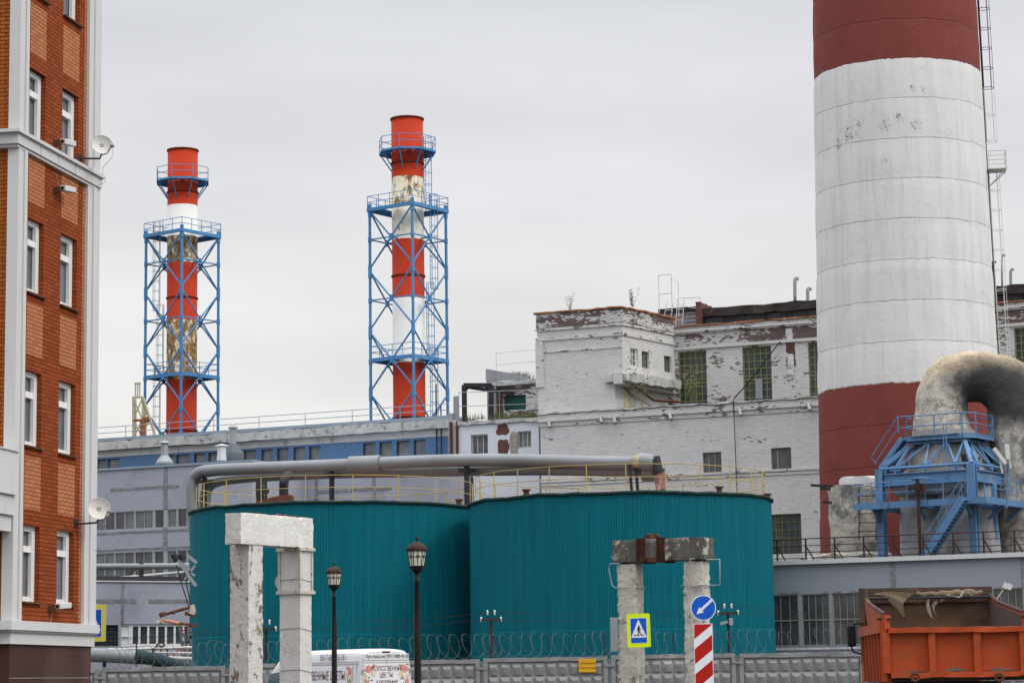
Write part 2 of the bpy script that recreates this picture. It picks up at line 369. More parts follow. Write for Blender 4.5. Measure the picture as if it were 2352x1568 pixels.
def chimney_mat(zj, joint, ztop_edge, zlow_edge):
    M = Mat('painted_chimney_concrete'); x, y, z = M.xyz()
    jz = M.math('ADD', z, M.math('ADD', M.math('MULTIPLY', M.math('SUBTRACT', M.noise(.9, 5, .6), .5), .25), M.math('MULTIPLY', M.math('SUBTRACT', M.noise(3.5, 4, .8), .5), .22)))
    ph = M.math('FRACT', M.math('ADD', M.math('DIVIDE', M.math('SUBTRACT', jz, zj), joint), 100.5))
    dj = M.math('ABSOLUTE', M.math('SUBTRACT', ph, .5))
    wob = M.noise(1.3, 5, .7, M.map((1, 1, .3)))
    line = M.math('MULTIPLY', M.rng(dj, .006, .022, 1, 0), M.rng(wob, .3, .55, .25, 1))
    white = M.mix(M.noise(.35, 6, .6), (.575, .57, .555), (.67, .66, .63))
    white = M.mix(M.math('MULTIPLY', M.rng(M.noise(2.0, 7, .7, M.map((1, 1, .07))), .45, .7), .6), white, (.46, .45, .44))
    white = M.mix(M.rng(M.noise(4.5, 8, .8), .74, .78), white, (.3, .3, .29))
    red = M.mix(M.noise(.5, 6, .6), (.15, .034, .028), (.21, .052, .042))
    red = M.mix(M.math('MULTIPLY', M.rng(M.noise(1.6, 7, .7, M.map((1, 1, .12))), .5, .75), .4), red, (.11, .03, .026))
    red = M.mix(M.rng(M.noise(3.2, 8, .8), .71, .75), red, (.3, .2, .18))
    isr = M.math('MAXIMUM', M.math('GREATER_THAN', jz, ztop_edge), M.math('LESS_THAN', jz, zlow_edge))
    c = M.mix(isr, white, red)
    c = M.mix(M.math('MULTIPLY', line, .4), c, M.mix(isr, (.20, .20, .20), (.05, .02, .02)))
    # clusters of flaked paint
    M.flake = True
    for (fx, fy, fz, rx, rz) in FLAKES:
        dv = M.math('ADD', M.math('POWER', M.math('DIVIDE', M.math('SUBTRACT', x, fx), rx), 2), M.math('POWER', M.math('DIVIDE', M.math('SUBTRACT', z, fz), rz), 2))
        front = M.math('LESS_THAN', y, 0)
        mk = M.math('MULTIPLY', M.math('MULTIPLY', M.rng(dv, .1, 1.8, 1, 0), front), 1)
        thr = M.math('ADD', M.noise(5.5, 8, .82, M.map((1.1, .2, .8))), M.math('MULTIPLY', mk, .15))
        c = M.mix(M.rng(thr, .675, .69), c, M.mix(M.rng(thr, .675, .69), (.16, .16, .15), (.16, .16, .15))) if fz > zlow_edge else c
    c = cracks(M, c, (.2, .19, .19), .7, .006, .35, 2)
    h = M.math('ADD', M.math('MULTIPLY', line, -1.2), M.math('ADD', M.noise(3, 7, .65), M.math('MULTIPLY', M.noise(.8, 3), .6)))
    M.bump(h, .05, .5)
    return M.fin(c, .9, 0, .2)

# ---------------------------------------------------------------- generic builders
def window(parent, T, r, nu, nv, fm, pm, d=.15, fr=.06, mt=.035, split=None, label=None, sill=None, us=None):
    u0, u1, v0, v1 = r
    b = MB()
    b.boxT(T, u0, u0+fr, v0, v1, d-.05, d+.02); b.boxT(T, u1-fr, u1, v0, v1, d-.05, d+.02)
    b.boxT(T, u0+fr, u1-fr, v0, v0+fr, d-.05, d+.02); b.boxT(T, u0+fr, u1-fr, v1-fr, v1, d-.05, d+.02)
    for i in range(1, nu):
        u = u0+(u1-u0)*(us[i-1] if us else i/nu); b.boxT(T, u-mt/2, u+mt/2, v0+fr, v1-fr, d-.03, d+.012)
    vs = [v0+(v1-v0)*i/nv for i in range(1, nv)]
    for v in vs:
        b.boxT(T, u0+fr, u1-fr, v-mt/2, v+mt/2, d-.034, d+.008)
    if split:
        v = v0+(v1-v0)*split; b.boxT(T, u0+fr*.9, u1-fr*.9, v-fr*.5, v+fr*.5, d-.055, d+.015)
    o = b.build('window', fm, parent, label=label)
    p = MB(); p.boxT(T, u0+.01, u1-.01, v0+.01, v1-.01, d+.03, d+.05); p.build('pane', pm, o)
    if sill:
        q = MB(); q.boxT(T, u0-.06, u1+.06, v0-.05, v0-.003, -.07, d); q.build('sill', sill, o)
    return o
def railing(b, pts, h, r, every=None, nr=2, n=6, posts=True, rr=None):
    pts = [Vector(p) for p in pts]; rr = rr or r
    for k in range(nr):
        z = h*(1-k*.5) if nr <= 2 else h*(1-k/nr)
        for p, q in zip(pts, pts[1:]): b.bar(p+Vector((0, 0, z)), q+Vector((0, 0, z)), rr, n=n)
    if posts:
        for p, q in zip(pts, pts[1:]):
            m_ = max(1, int(round((q-p).length/every))) if every else 1
            for i in range(m_): c = p.lerp(q, i/m_); b.bar(c, c+Vector((0, 0, h)), r, n=n)
        b.bar(pts[-1], pts[-1]+Vector((0, 0, h)), r, n=n)
def ladder(b, p, q, side, w=.45, step=.4, r=.02, cage=None, cager=.38, hoop=.9, n=5):
    p = Vector(p); q = Vector(q); side = Vector(side).normalized(); L = (q-p).length; d = (q-p)/L
    b.bar(p-side*w/2, q-side*w/2, r, n=n); b.bar(p+side*w/2, q+side*w/2, r, n=n)
    k = int(L/step)
    for i in range(1, k): c = p+d*(L*i/k); b.bar(c-side*w/2, c+side*w/2, r*.7, n=4)
    if cage is not None:
        c0 = Vector(cage).normalized(); m_ = int(L/hoop)
        hs = []
        for i in range(m_+1):
            c = p+d*(L*i/m_)+c0*cager*.8
            ring = [c+side*math.cos(t)*cager+c0*math.sin(t)*cager for t in [R(-50+280*j/10) for j in range(11)]]
            hs.append(ring); b.tube(ring, r*.8, n=4, caps=False)
        for j in (0, 3, 5, 7, 10): b.bar(hs[0][j], hs[-1][j], r*.6, n=4)
def text(parent, body, T, u, v, size, d, mat, ux=1.0, shear=0, align='LEFT', name='lettering'):
    cu = bpy.data.curves.new('txt', 'FONT'); cu.body = body; cu.size = size; cu.shear = shear; cu.align_x = align; cu.extrude = 0.0; cu.resolution_u = 2
    to = bpy.data.objects.new('txt', cu); COL.objects.link(to); bpy.context.view_layer.update()
    me = bpy.data.meshes.new_from_object(to.evaluated_get(bpy.context.evaluated_depsgraph_get()))
    b = MB(); b.add([T(u+p.co.x*ux, v+p.co.y, d) for p in me.vertices], [list(f.vertices) for f in me.polygons])
    bpy.data.objects.remove(to); bpy.data.curves.remove(cu); bpy.data.meshes.remove(me)
    return b.build(name, mat, parent)
def sprig(name, label, base, h, n, spread, mat=m_weed, group=None, seed=0):
    rnd = random.Random(seed); t = thing(name, label, 'plant', loc=base, group=group)
    st = MB(); lf = MB(); base = Vector(base)
    for i in range(n):
        a = rnd.uniform(0, 6.28); lean = rnd.uniform(.05, .5)*spread
        tip = base+Vector((math.cos(a)*lean*h, math.sin(a)*lean*h, h*rnd.uniform(.6, 1)))
        st.bar(base, tip, .015, .005, n=4)
        for k in range(20):
            c = base.lerp(tip, .25+.75*k/8)+Vector([rnd.uniform(-1, 1)*.13*h for _ in range(3)])
            s_ = rnd.uniform(.05, .11)*min(h, 1.3); v = Vector([rnd.uniform(-1, 1) for _ in range(3)]).normalized()*s_; w_ = v.orthogonal().normalized()*s_*.5
            lf.add([c-v, c+w_, c+v, c-w_], [(0, 1, 2, 3)])
    st.build('stem', m_stem, t); lf.build('leaves', mat, t)
    return t

# ================================================================ GROUND
b = MB(); b.quad((-900, -200, 0), (900, -200, 0), (900, 1600, 0), (-900, 1600, 0)); structure(b.build('ground', m_asphalt))

Z1 = zc(1140, 680, .391157)      # powerhouse close-up
Z5 = zc(230, 1020, .391157)      # left buildings close-up
# ================================================================ WHITE POWER HOUSE
PW = Frame(1435, 173, 23.5)
PW.sk = math.tan(R(12)); PW.y0 = .4
PB = thing('power_station', 'long whitewashed brick power station with peeling paint and green gridded windows', 'building', PW)
T0 = PW.T(0)
xl = PW.hit(1243, 1100)[0]; xr = PW.hit(3300, 1000)[0]
zt = PW.hit(1640, 926)[1]
zband = PW.hit(1600, 1086)[1]
rects = [PW.rect(*Z1(1577, 1150), *Z1(1697, 1283)), PW.rect(*Z1(2014, 1122), *Z1(2143, 1258)), PW.rect(1752, 1180, 1841, 1272)]
b = MB(); b.wall(T0, xl, xr, 0, zt-.95, rects, .35)
b.quad(PW.w(xl, 0, 0), PW.w(xl, 30, 0), PW.w(xl, 30, zt-.95), PW.w(xl, 0, zt-.95)); b.quad(PW.w(xr, 0, 0), PW.w(xr, 30, 0), PW.w(xr, 30, zt-.95), PW.w(xr, 0, zt-.95))
b.build('wall', m_wb, PB)
b = MB(); b.fbox(PW, xl-.05, xr, -.08, .5, zt-.95, zt-.62); b.fbox(PW, xl-.1, xr, -.2, .5, zt-.62, zt-.40); b.fbox(PW, xl-.14, xr, -.12, .5, zt-.40, zt-.1)
b.build('cornice', m_wb_mid, PB)
b = MB(); b.rough_box(PW.T(), xl-.2, xr, zt-.1, zt+.06, -.25, .6, .5, .05, 1.0); b.build('cornice_coping', m_cornice, PB)
b = MB(); b.fbox(PW, xl-.03, xr, -.10, -.003, zband-.16, zband); b.fbox(PW, xl-.03, xr, -.06, -.003, zband-.42, zband-.28); b.build('string_course', m_wb_mid, PB)
b = MB(); b.fbox(PW, xl, xr, .5, 6.3, zt-.3, zt-.1); b.build('terrace_roof', m_asphalt, PB)
window(PB, T0, rects[0], 3, 1, m_oldframe, m_glassd, .2, .06, .09, us=(.3, .62)); window(PB, T0, rects[1], 2, 1, m_oldframe, m_glassd, .2, .06, .12, us=(.3,))
window(PB, T0, rects[2], 6, 5, m_greenframe, m_glassb, .2, .09, .05, label='wide gridded lower window beside the teal tank')
# flood lights on the cornice
for zx, zy in ((618, 975), (948, 945), (1035, 948), (1390, 925), (1835, 898), (2275, 865)):
    u, v = PW.hit(*Z1(zx, zy)); g = MB()
    g.bar(PW.w(u-.2, -.35, v+.25), PW.w(u+.05, -.65, v-.25), .13, n=10); g.beam(PW.w(u, -.05, v+.2), PW.w(u-.05, -.45, v+.15), .05)
    single(recentre(g.build('flood_light', m_greysteel), PW.w(u, 0, v)), 'small flood light under the power station cornice, %s' % {618: 'leftmost of six', 948: 'second from the left', 1035: 'third from the left', 1390: 'fourth from the left', 1835: 'fifth, right of the cable', 2275: 'last before the big chimney'}[zx], 'flood light', 'flood lights along the white cornice')
# stair tower
xc = 0.0; zt2 = PW.hit(1435, 703, .4)[1]; xl2 = PW.hit(1234, 780, .4)[0]; ylen = 6.6
zs = PW.hit(*Z1(1050, 720), .4)[1]        # underside of the slab
xcut = PW.hit(1412, 900, .4)[0]
T1 = PW.T(.4); TRt = PW.TR(xc)
w1 = [PW.rectx(*Z1(1116, 487), *Z1(1164, 603)), PW.rectx(*Z1(1188, 507), *Z1(1236, 614)), PW.rectx(*Z1(1331, 537), *Z1(1378, 640))]
ylen = max(PW.hitx(1549, 800)[0], w1[2][1]+.5)
zp = zt2-1.15
b = MB(); b.wall(T1, xl2, xc, zs, zp, [], .2); b.wall(T1, xl2, xcut, zt-.1, zs, [], .2)
b.wall(TRt, .4, ylen, zs, zp, w1, .3)
b.wall(PW.TR(xcut), .4, ylen, zt-.1, zs, [], .1)
b.quad(PW.w(xl2, .4, 10), PW.w(xl2, ylen, 10), PW.w(xl2, ylen, zp), PW.w(xl2, .4, zp))
b.build('tower_wall', m_wb, PB)
def ringbox(b, z0, z1, o):
    b.fbox(PW, xl2-o, xc+o-.01, .4-o, 1.2, z0, z1); b.boxT(PW.TR(xc), .4-o+.002, ylen, z0+.002, z1-.002, -o-.002, 1); b.fbox(PW, xl2-o-.002, xl2+1, .41-o, ylen, z0+.001, z1-.001)
b = MB(); b.boxT(TRt, .45, ylen-.01, zs-.05, zs+.1, .02, xc-xcut+.3); b.build('tower_soffit', m_cornice, PB)
b = MB(); ringbox(b, zp, zt2-.12, .06); b.build('tower_parapet', m_wb_peel, PB)
b = MB(); ringbox(b, zp-.22, zp-.06, .12); ringbox(b, zp-.95, zp-.75, .1); b.build('tower_string_course', m_wb_mid, PB)
b = MB(); b.rough_box(PW.T(.4), xl2-.25, xc+.2, zt2-.12, zt2+.03, -.2, 1.2, .5, .04, 1.1); b.rough_box(PW.TR(xc), 1.2, ylen+.1, zt2-.12, zt2+.03, -.2, .6, .5, .04, 1.1); b.build('tower_coping', m_rustcap, PB)
for i, r in enumerate(w1): window(PB, TRt, r, 2, 3 if i < 2 else 3, m_upvc if i == 0 else m_greenframe, m_glassg, .2, .08, .05)
b = MB(); b.fbox(PW, xl2-.12, xl2+.5, .3, .9, zt+2, zp-1); b.build('tower_pilaster', m_wb_mid, PB)
vz = PW.hit(1300, 917, .4)[1]
b = MB(); b.fbox(PW, xl2-.03, xc+.03, .34, .39, PW.hit(1300, 917-10, .4)[1]+3.2, PW.hit(1300, 907, .4)[1]+3.3); b.build('tower_ledge', m_wb_mid, PB)
zsl = PW.hit(*Z1(1050, 648), .4)[1]
b = MB(); b.rough_box(PW.TR(xc), -.1, ylen-.4, zs+.15, zs+(zsl-zs)*.95+.1, -.7, 1.2, .4, .10, .8); b.build('broken_slab', m_cornice, PB)
b = MB(); b.fbox(PW, xcut+.15, xc+.15, -.15, 1.2, zs+.03, zsl+.05); b.build('slab_end_block', m_wb, PB)
u0, u1, v0, v1 = PW.rectx(*Z1(1072, 745), *Z1(1112, 865), xcut)
b = MB(); b.boxT(PW.TR(xcut), u0, u1, zt, v1, -.05, .1); b.build('yellowed_door', paint('yellowed_door_paint', (.5, .46, .3), .8, dirt=(.2, .1, .05), amt=.2), PB)
# upper hall set back behind the terrace
LY = ylen; TU = PW.T(LY)
m_bars = paint('olive_steel_bars', (.21, .235, .11), .7, var=.25, dirt=(.25, .18, .1), amt=.15)
xr0 = xcut-.2
ztop = PW.hit(*Z1(1817, 318), LY)[1]; zlin = PW.hit(*Z1(1600, 487), LY)[1]; zpe = PW.hit(*Z1(1817, 372), LY)[1]
r1 = PW.rect(*Z1(1421, 505), *Z1(1599, 836), LY); r2 = PW.rect(*Z1(1832, 475), *Z1(2018, 810), LY)
stepx = r2[0]-r1[0]; ww = r2[1]-r2[0]; big = [(r1[0], r1[0]+ww, zt+.1, zlin-.12)]
for k in range(1, 13): big.append((r1[0]+stepx*k, r1[0]+stepx*k+ww, zt+.1, zlin-.12))
xr2 = r1[0]+stepx*13
b = MB(); b.wall(TU, xr0, xr2, zt-.3, zlin, big, .35); b.build('hall_wall', m_wb_mid, PB)
b = MB(); b.fbox(PW, xr0, xr2, LY-.02, LY+.5, zlin+.22, zpe); b.build('hall_frieze', m_wb_peel, PB)
b = MB(); b.fbox(PW, xr0, xr2, LY-.14, LY+.4, zlin+.003, zlin+.22); b.build('lintel_band', m_panel, PB)
b = MB(); b.fbox(PW, xr0, xr2, LY-.12, LY+.5, zpe+.002, ztop-.1); b.fbox(PW, xr0, xr2, LY-.25, LY+.5, ztop-.5, ztop-.32); b.build('hall_cornice', m_wb_mid, PB)
b = MB(); b.rough_box(PW.T(LY), xr0, xr2, ztop-.1, ztop+.05, -.3, .6, .6, .05, .9); b.build('hall_coping', m_rustcap, PB)
for k, r in enumerate(big):
    if k in (3, 4): continue       # those two stand wholly behind the big chimney
    window(PB, TU, r, 5, 9, m_bars, m_glassb, .25, .1, .068, split=.5, label='tall green gridded window %s' % {0: 'beside the stair tower', 1: 'with a missing lower pane', 2: 'half hidden by the big chimney'}.get(k, 'right of the big chimney'))
rr = PW.rect(*Z1(1912, 680), *Z1(1955, 808), LY); b = MB(); b.boxT(TU, rr[0], rr[1], rr[2], rr[3], .12, .2); b.build('boarded_pane', m_greysteel, PB)
for zx, zy, w_, h_ in ((2132, 400, .5, 1.0), (2140, 590, .5, 1.6)):
    u, v = PW.hit(*Z1(zx, zy), LY); b = MB(); b.rough_box(TU, u-w_/2, u+w_/2, v-h_/2, v+h_/2, -.09, -.01, .2, .05, 2); b.build('plaster_patch', m_panel, PB)
u, v = PW.hit(*Z1(2140, 500), LY); b = MB(); b.rough_box(TU, u-.35, u+.35, v-1.2, v+.8, -.05, -.005, .2, .06, 2); b.build('bare_brick_patch', m_oldbrick, PB)
# clerestory
LC = LY+1.2; zc1 = PW.hit(1702, 700, LC)[1]; xc0 = PW.hit(*Z1(1575, 290), LC)[0]
b = MB(); b.rough_box(PW.T(LC), xc0, xr2, zc1-.75, zc1, 0, 8, .8, .08, .5); b.build('clerestory_roof', paint('tarred_roof_edge', (.045, .04, .038), .9, var=.4, dirt=(.16, .09, .06), amt=.3), PB)
b = MB(); n = int((xr2-xc0)/1.6)
for i in range(n): b.fbox(PW, xc0+.1+i*1.6, xc0+.1+i*1.6+1.55, LC+.25, LC+.5, ztop-.2, zc1-.75)
b.build('clerestory_panels', paint('dark_clerestory_panels', (.045, .048, .052), .6, var=.3, vs=.5), PB)
b = MB(); b.fbox(PW, xc0, xr2, LC+.35, LC+6, ztop-.2, zc1-.7); b.build('clerestory_body', m_dark, PB)
u0 = PW.hit(*Z1(1537, 270), LC)[0]; b = MB(); b.rough_box(PW.T(LC), u0, xc0-.02, ztop-.2, zc1+.45, -.2, 2.5, .3, .06, 1); b.build('clerestory_end_wall', m_oldbrick, PB)
u0 = PW.hit(*Z1(1300, 300), LC)[0]; u1 = PW.hit(*Z1(1536, 300), LC)[0]; zz = PW.hit(*Z1(1450, 250), LC)[1]
b = MB(); b.fbox(PW, u0, u1, LC+.3, LC+5, ztop-.5, zz); b.build('shed_wall', m_lavgrey, PB)
b = MB(); b.fbox(PW, u0-.1, u1, LC, LC+5.2, zz+.003, zz+.3); b.build('shed_roof', m_dark, PB)
ur = PW.hit(*Z1(1462, 300), LC)[0]; b = MB(); [b.fbox(PW, ur, u1-.1, LC+.22, LC+.29, zz-2.0+k*.3, zz-1.85+k*.3) for k in range(7)]; b.build('louvre', m_greysteel, PB)
# roof railings and the little ladder on the hall roof
b = MB()
def z1p(x, y, ly): u, v = PW.hit(*Z1(x, y), ly); return PW.w(u, ly, v)
railing(b, [z1p(1300, 262, LC), z1p(1382, 255, LC)], 2.9, .035, None, 2); railing(b, [z1p(1382, 255, LC), z1p(1425, 285, LC-.5)], 2.6, .03, None, 2)
ladder(b, z1p(1425, 340, LC-.6), z1p(1437, 170, LC-.6), (1, 0, 0), .5, .4, .03); ladder(b, z1p(1352, 290, LC-.2), z1p(1368, 195, LC-.2), (1, 0, 0), .5, .4, .03)
b.bar(z1p(1437, 165, LC), z1p(1560, 160, LC), .035); b.bar(z1p(1560, 160, LC), z1p(1562, 240, LC), .035); b.bar(z1p(1437, 215, LC), z1p(1560, 235, LC), .03)
b.build('roof_railing', m_ladderw, PB)
for k, (zx, zy, zb, lab) in enumerate(((2165, 35, 180, 'taller grey vent pipe with bent top, left of the big chimney'), (2247, 100, 170, 'shorter grey vent pipe with bent top beside the taller one, by the chimney'))):
    t_ = z1p(zx, zy, LC+1); q_ = z1p(zx, zb, LC+1); g = MB()
    g.tube([q_-Vector((0, 0, .8)), t_-Vector((0, 0, .3)), t_-Vector((-.03, 0, .08)), t_+Vector((.1, 0, 0)), t_+Vector((.3, 0, -.15))], .13, 8)
    single(recentre(g.build('vent_pipe', m_greysteel), q_), lab, 'vent pipe', 'vent pipes on the hall roof')
for k, (px, y0, y1) in enumerate(((2279, 600, 650), (2301, 585, 645), (2321, 617, 642))):
    p_ = PW.hit(px, y1, LC+1); q_ = PW.w(p_[0], LC+1, p_[1]); p2 = PW.hit(px, y0, LC+1); t_ = PW.w(p2[0], LC+1, p2[1]); g = MB()
    g.tube([q_-Vector((0, 0, .5)), t_-Vector((0, 0, .2)), t_+Vector((.1, 0, .02)), t_+Vector((.25, 0, -.12))], .06 if k == 1 else .11, 8)
    single(recentre(g.build('vent_pipe', m_dark if k < 2 else m_greysteel), q_), ('dark stub vent pipe behind the caged ladder of the big chimney', 'thin black hooked mast on the roof right of the big chimney', 'short grey vent pipe on the roof at the right edge')[k], 'vent pipe', 'vent pipes on the hall roof')
# overhead cable draped on the facade
b = MB(); pts = [z1p(2168, 160, LC+.9), z1p(2168, 345, LC-.1), z1p(2050, 470, LY-.4), z1p(1890, 680, LY-.4), z1p(1778, 805, LY-.3)]
b.tube(pts, .05, 5); q = PW.hit(*Z1(1780, 830)); b.bar(pts[-1], PW.w(q[0], -.3, q[1]), .04); q2 = PW.hit(*Z1(1782, 905)); b.bar(PW.w(q[0], -.3, q[1]), PW.w(q2[0], -.2, q2[1]), .04)
b.tube([PW.w(q2[0], -.2, q2[1]), PW.w(q2[0]+.2, -.1, 3)], .03, 5)
single(recentre(b.build('cable', m_dark), pts[0]), 'black cable sagging diagonally across the upper hall wall and window', 'cable')
b = MB(); b.tube([PW.w(xc+.3, 1.5, zs+.1), PW.w(xc+1.2, 3.5, zs-.9), PW.w(xc+2.6, 5.4, zt+.9)], .09, 6); b.tube([PW.w(xcut+.1, 1.0, zt+2), PW.w(xc, 2.5, zt+1.2), PW.w(xc+1, 4, zt+.4)], .035, 5)
single(recentre(b.build('drain_pipe', m_rust), PW.w(xc+.3, 1.5, zs)), 'rusty pipe running down under the broken slab of the stair tower', 'pipe')
for k, (zx, zy, ly, h, n, lab) in enumerate(((728, 245, .8, .75, 5, 'thin sapling on the left half of the stair tower roof'), (1127, 225, .9, .8, 8, 'leafy sapling on the front corner of the stair tower roof'), (1190, 860, .25, 1.9, 6, 'green shrub growing on the ledge below the broken slab'), (1505, 830, .3, 1.6, 12, 'low green shrub growing in front of the first tall window'))):
    sprig('roof_sapling', lab, z1p(zx, zy, ly), h, n, .9, seed=k+3, group='plants growing on the power station')

# ================================================================ WHITE ANNEX left of the power house
LA = 3.0; TA = PW.T(LA)
AN = thing('white_annex', 'low white plastered annex with two dark windows and patches of bare brick', 'building', PW)
xa0 = PW.hit(1046, 1000, LA)[0]; xa1 = xl-.002
za = PW.hit(1150, 962, LA)[1]
wr = [PW.rect(*Z1(95, 1037), *Z1(204, 1165), LA), PW.rect(*Z1(392, 1015), *Z1(480, 1122), LA), PW.rect(*Z5(1818, 490), *Z5(2112, 600), LA), PW.rect(1022, 1138, 1053, 1160, LA)]
rcs = wr[2]
b = MB(); b.wall(TA, xa0, xl+1, 0, za-.35, wr, .4); b.build('wall', m_whitewall, AN)
b = MB(); b.rough_box(TA, xa0, xl+.5, za-.35, za-.02, -.25, 8, .6, .05, 1); b.build('roof_slab', m_cornice, AN)
window(AN, TA, wr[0], 3, 1, m_cornice, m_glassd, .25, .1, .07); window(AN, TA, wr[1], 3, 1, m_cornice, m_glassg, .25, .1, .07); window(AN, TA, wr[3], 3, 2, m_upvc, m_glassd, .25, .06, .05)
b = MB(); b.boxT(TA, rcs[0], rcs[1], rcs[2], rcs[3], .42, .5); b.build('recess_back', m_seam, AN)
def blob(T, r, d0, d1, seed, n=22, wob=.22):
    rnd = random.Random(seed); u0, u1, v0, v1 = r; cu, cv = (u0+u1)/2, (v0+v1)/2; ph = [rnd.uniform(0, 6) for _ in range(4)]
    poly = []
    for i in range(n):
        t = 2*math.pi*i/n; k = 1+wob*(math.sin(2*t+ph[0])*.5+math.sin(3*t+ph[1])*.4+math.sin(5*t+ph[2])*.3+math.sin(7*t+ph[3])*.2)
        sq = max(abs(math.cos(t)), abs(math.sin(t)))**-.5
        poly.append((cu+math.cos(t)*k*sq*(u1-u0)/2, cv+math.sin(t)*k*sq*(v1-v0)/2))
    mb = MB(); mb.prism(poly, T, d0, d1); return mb
blob(TA, PW.rect(*Z1(262, 968), *Z1(335, 1045), LA), -.02, .1, 3).build('bare_brick_patch', m_oldbrick, AN)
blob(TA, PW.rect(*Z1(268, 1065), *Z1(337, 1172), LA), -.02, .1, 4, wob=.12).build('bare_brick_patch', m_oldbrick, AN)
blob(TA, PW.rect(*Z1(342, 1020), *Z1(398, 1172), LA), -.012, .1, 5, wob=.1).build('bare_brick_patch', m_rubble, AN, label='grey bare brick beside the right window')
b = MB(); b.fbox(PW, PW.hit(1030, 1000, LA)[0], xa0-.003, LA+.05, LA+6, 0, za+.15); b.build('end_pier', m_greyplaster, AN)
b = MB(); b.bar(PW.w(xa0+.2, LA-.15, za), PW.w(xa0+.2, LA-.15, 2), .1); b.bar(PW.w(xa0-.3, LA-.15, za), PW.w(xa0-.3, LA-.15, 2), .12); b.build('rain_pipe', m_rust, AN)
# derelict penthouse behind the annex roof edge
LP = 7.0; TP = PW.T(LP)
PH = thing('roof_penthouse', 'derelict brick penthouse with green glazed opening on the annex roof', 'building', PW)
x0, x1, z0, z1 = PW.rect(*Z1(228, 690), *Z1(560, 935), LP); op = PW.rect(*Z1(305, 785), *Z1(447, 880), LP)
b = MB(); b.wall(TP, x0, x1+3, za-1, z1-.4, [op], .3); b.quad(PW.w(x0, LP, za-1), PW.w(x0, LP+5, za-1), PW.w(x0, LP+5, z1-.4), PW.w(x0, LP, z1-.4)); b.build('wall', m_wb_peel, PH)
b = MB(); b.rough_box(TP, x0-.1, x1+3, z1-.4, z1, -.4, 5, .5, .06, 1); b.build('roof_slab', m_cornice, PH)
b = MB(); b.fbox(PW, x0-.25, x0+.5, LP-.3, LP-.05, za-1, z1+.5); b.build('corner_panel', m_lavgrey, PH)
b = MB(); b.prism([(x0-.3, z1), (x0-.3, z1+1.0), (x0+3.2, z1+.2), (x0+3.2, z1)], PW.T(LP-.4), 0, .2); b.build('fascia', m_greysteel, PH)
b = MB(); b.boxT(TP, *op, .2, .25); b.build('green_glazing', paint('dark_green_glazing', (.02, .07, .06), .4, var=.3), PH)
b = MB(); b.boxT(TP, op[0]-.5, op[0]-.05, za-.5, op[3]+.2, -.05, .1); b.build('bare_brick_patch', m_oldbrick, PH)
b = MB(); pr = [z1p(258, 668, LP), z1p(525, 645, LP)]; railing(b, pr, 1.15*1.6, .03, 3.0, 2); b.build('roof_railing', m_ladderw, PH)
# dark steel gantry
GA = thing('steel_gantry', 'dark steel gantry frame with braced beam standing on the annex roof', 'gantry', PW)
p1 = z1p(55, 940, 5); p2 = z1p(52, 722, 5); p3 = z1p(225, 722, 5); p4 = z1p(222, 925, 5)
b = MB(); b.beam(p1-Vector((0, 0, 1)), p2, .3); b.build('post', m_dark, GA)
b = MB(); b.beam(p4-Vector((0, 0, 1)), p3, .3); b.build('post', m_dark, GA)
b = MB(); b.beam(p2, p3, .3); b.beam(z1p(85, 735, 5), z1p(370, 778, 7), .25); b.beam(z1p(190, 735, 5.1), z1p(225, 760, 5.1), .15); b.beam(z1p(55, 760, 5), z1p(85, 730, 5), .15); b.build('beam', m_dark, GA)
b = MB(); railing(b, [z1p(20, 945, LA+.2), z1p(540, 930, LA+.2)], 2.1, .025, 2.8, 2); single(recentre(b.build('roof_railing', m_greysteel), z1p(20, 945, LA+.2)), 'thin grey railing along the weedy annex roof edge', 'railing')
rnd = random.Random(5); wv = []
b = MB()
for i in range(420):
    zx = rnd.choice([rnd.gauss(290, 30), rnd.gauss(390, 40), rnd.uniform(60, 540), rnd.gauss(500, 20)]); p = z1p(zx, 945-(zx-20)*.03, LA+rnd.uniform(0, 2.5)); h = rnd.uniform(.15, .7)
    d = Vector((rnd.uniform(-.2, .2), 0, h)); w_ = Vector((.03, 0, 0)); b.add([p-w_, p+w_, p+d], [(0, 1, 2)])
o = b.build('roof_weeds', m_weed); o['kind'] = 'stuff'; o['label'] = 'dry weeds along the annex roof edge'; o['category'] = 'weeds'
b = MB()
for i in range(260):
    p = z1p(rnd.gauss(400, 40), 690, LP+.3); h = rnd.uniform(.2, .8); d = Vector((rnd.uniform(-.2, .2), 0, h)); w_ = Vector((.03, 0, 0)); b.add([p-w_, p+w_, p+d], [(0, 1, 2)])
o = b.build('penthouse_weeds', m_weed); o['kind'] = 'stuff'; o['label'] = 'dry weeds on the penthouse roof'; o['category'] = 'weeds'
# bundle of vent tubes beside the blue building
b = MB()
for k in range(4): q = PW.hit(1044+k*3, 960, 3.5)[0]; b.bar(PW.w(q, 3.5, za-1), PW.w(q, 3.5, za+2.0), .09, n=6)
b.fbox(PW, PW.hit(1031, 960, 3.4)[0], PW.hit(1042, 960, 3.4)[0], 3.2, 4.2, za-.4, za+.7)
single(recentre(b.build('vent_bundle', m_greysteel), PW.w(q, 3.5, za)), 'bundle of four upright grey tubes where the blue building meets the annex', 'vent pipe')

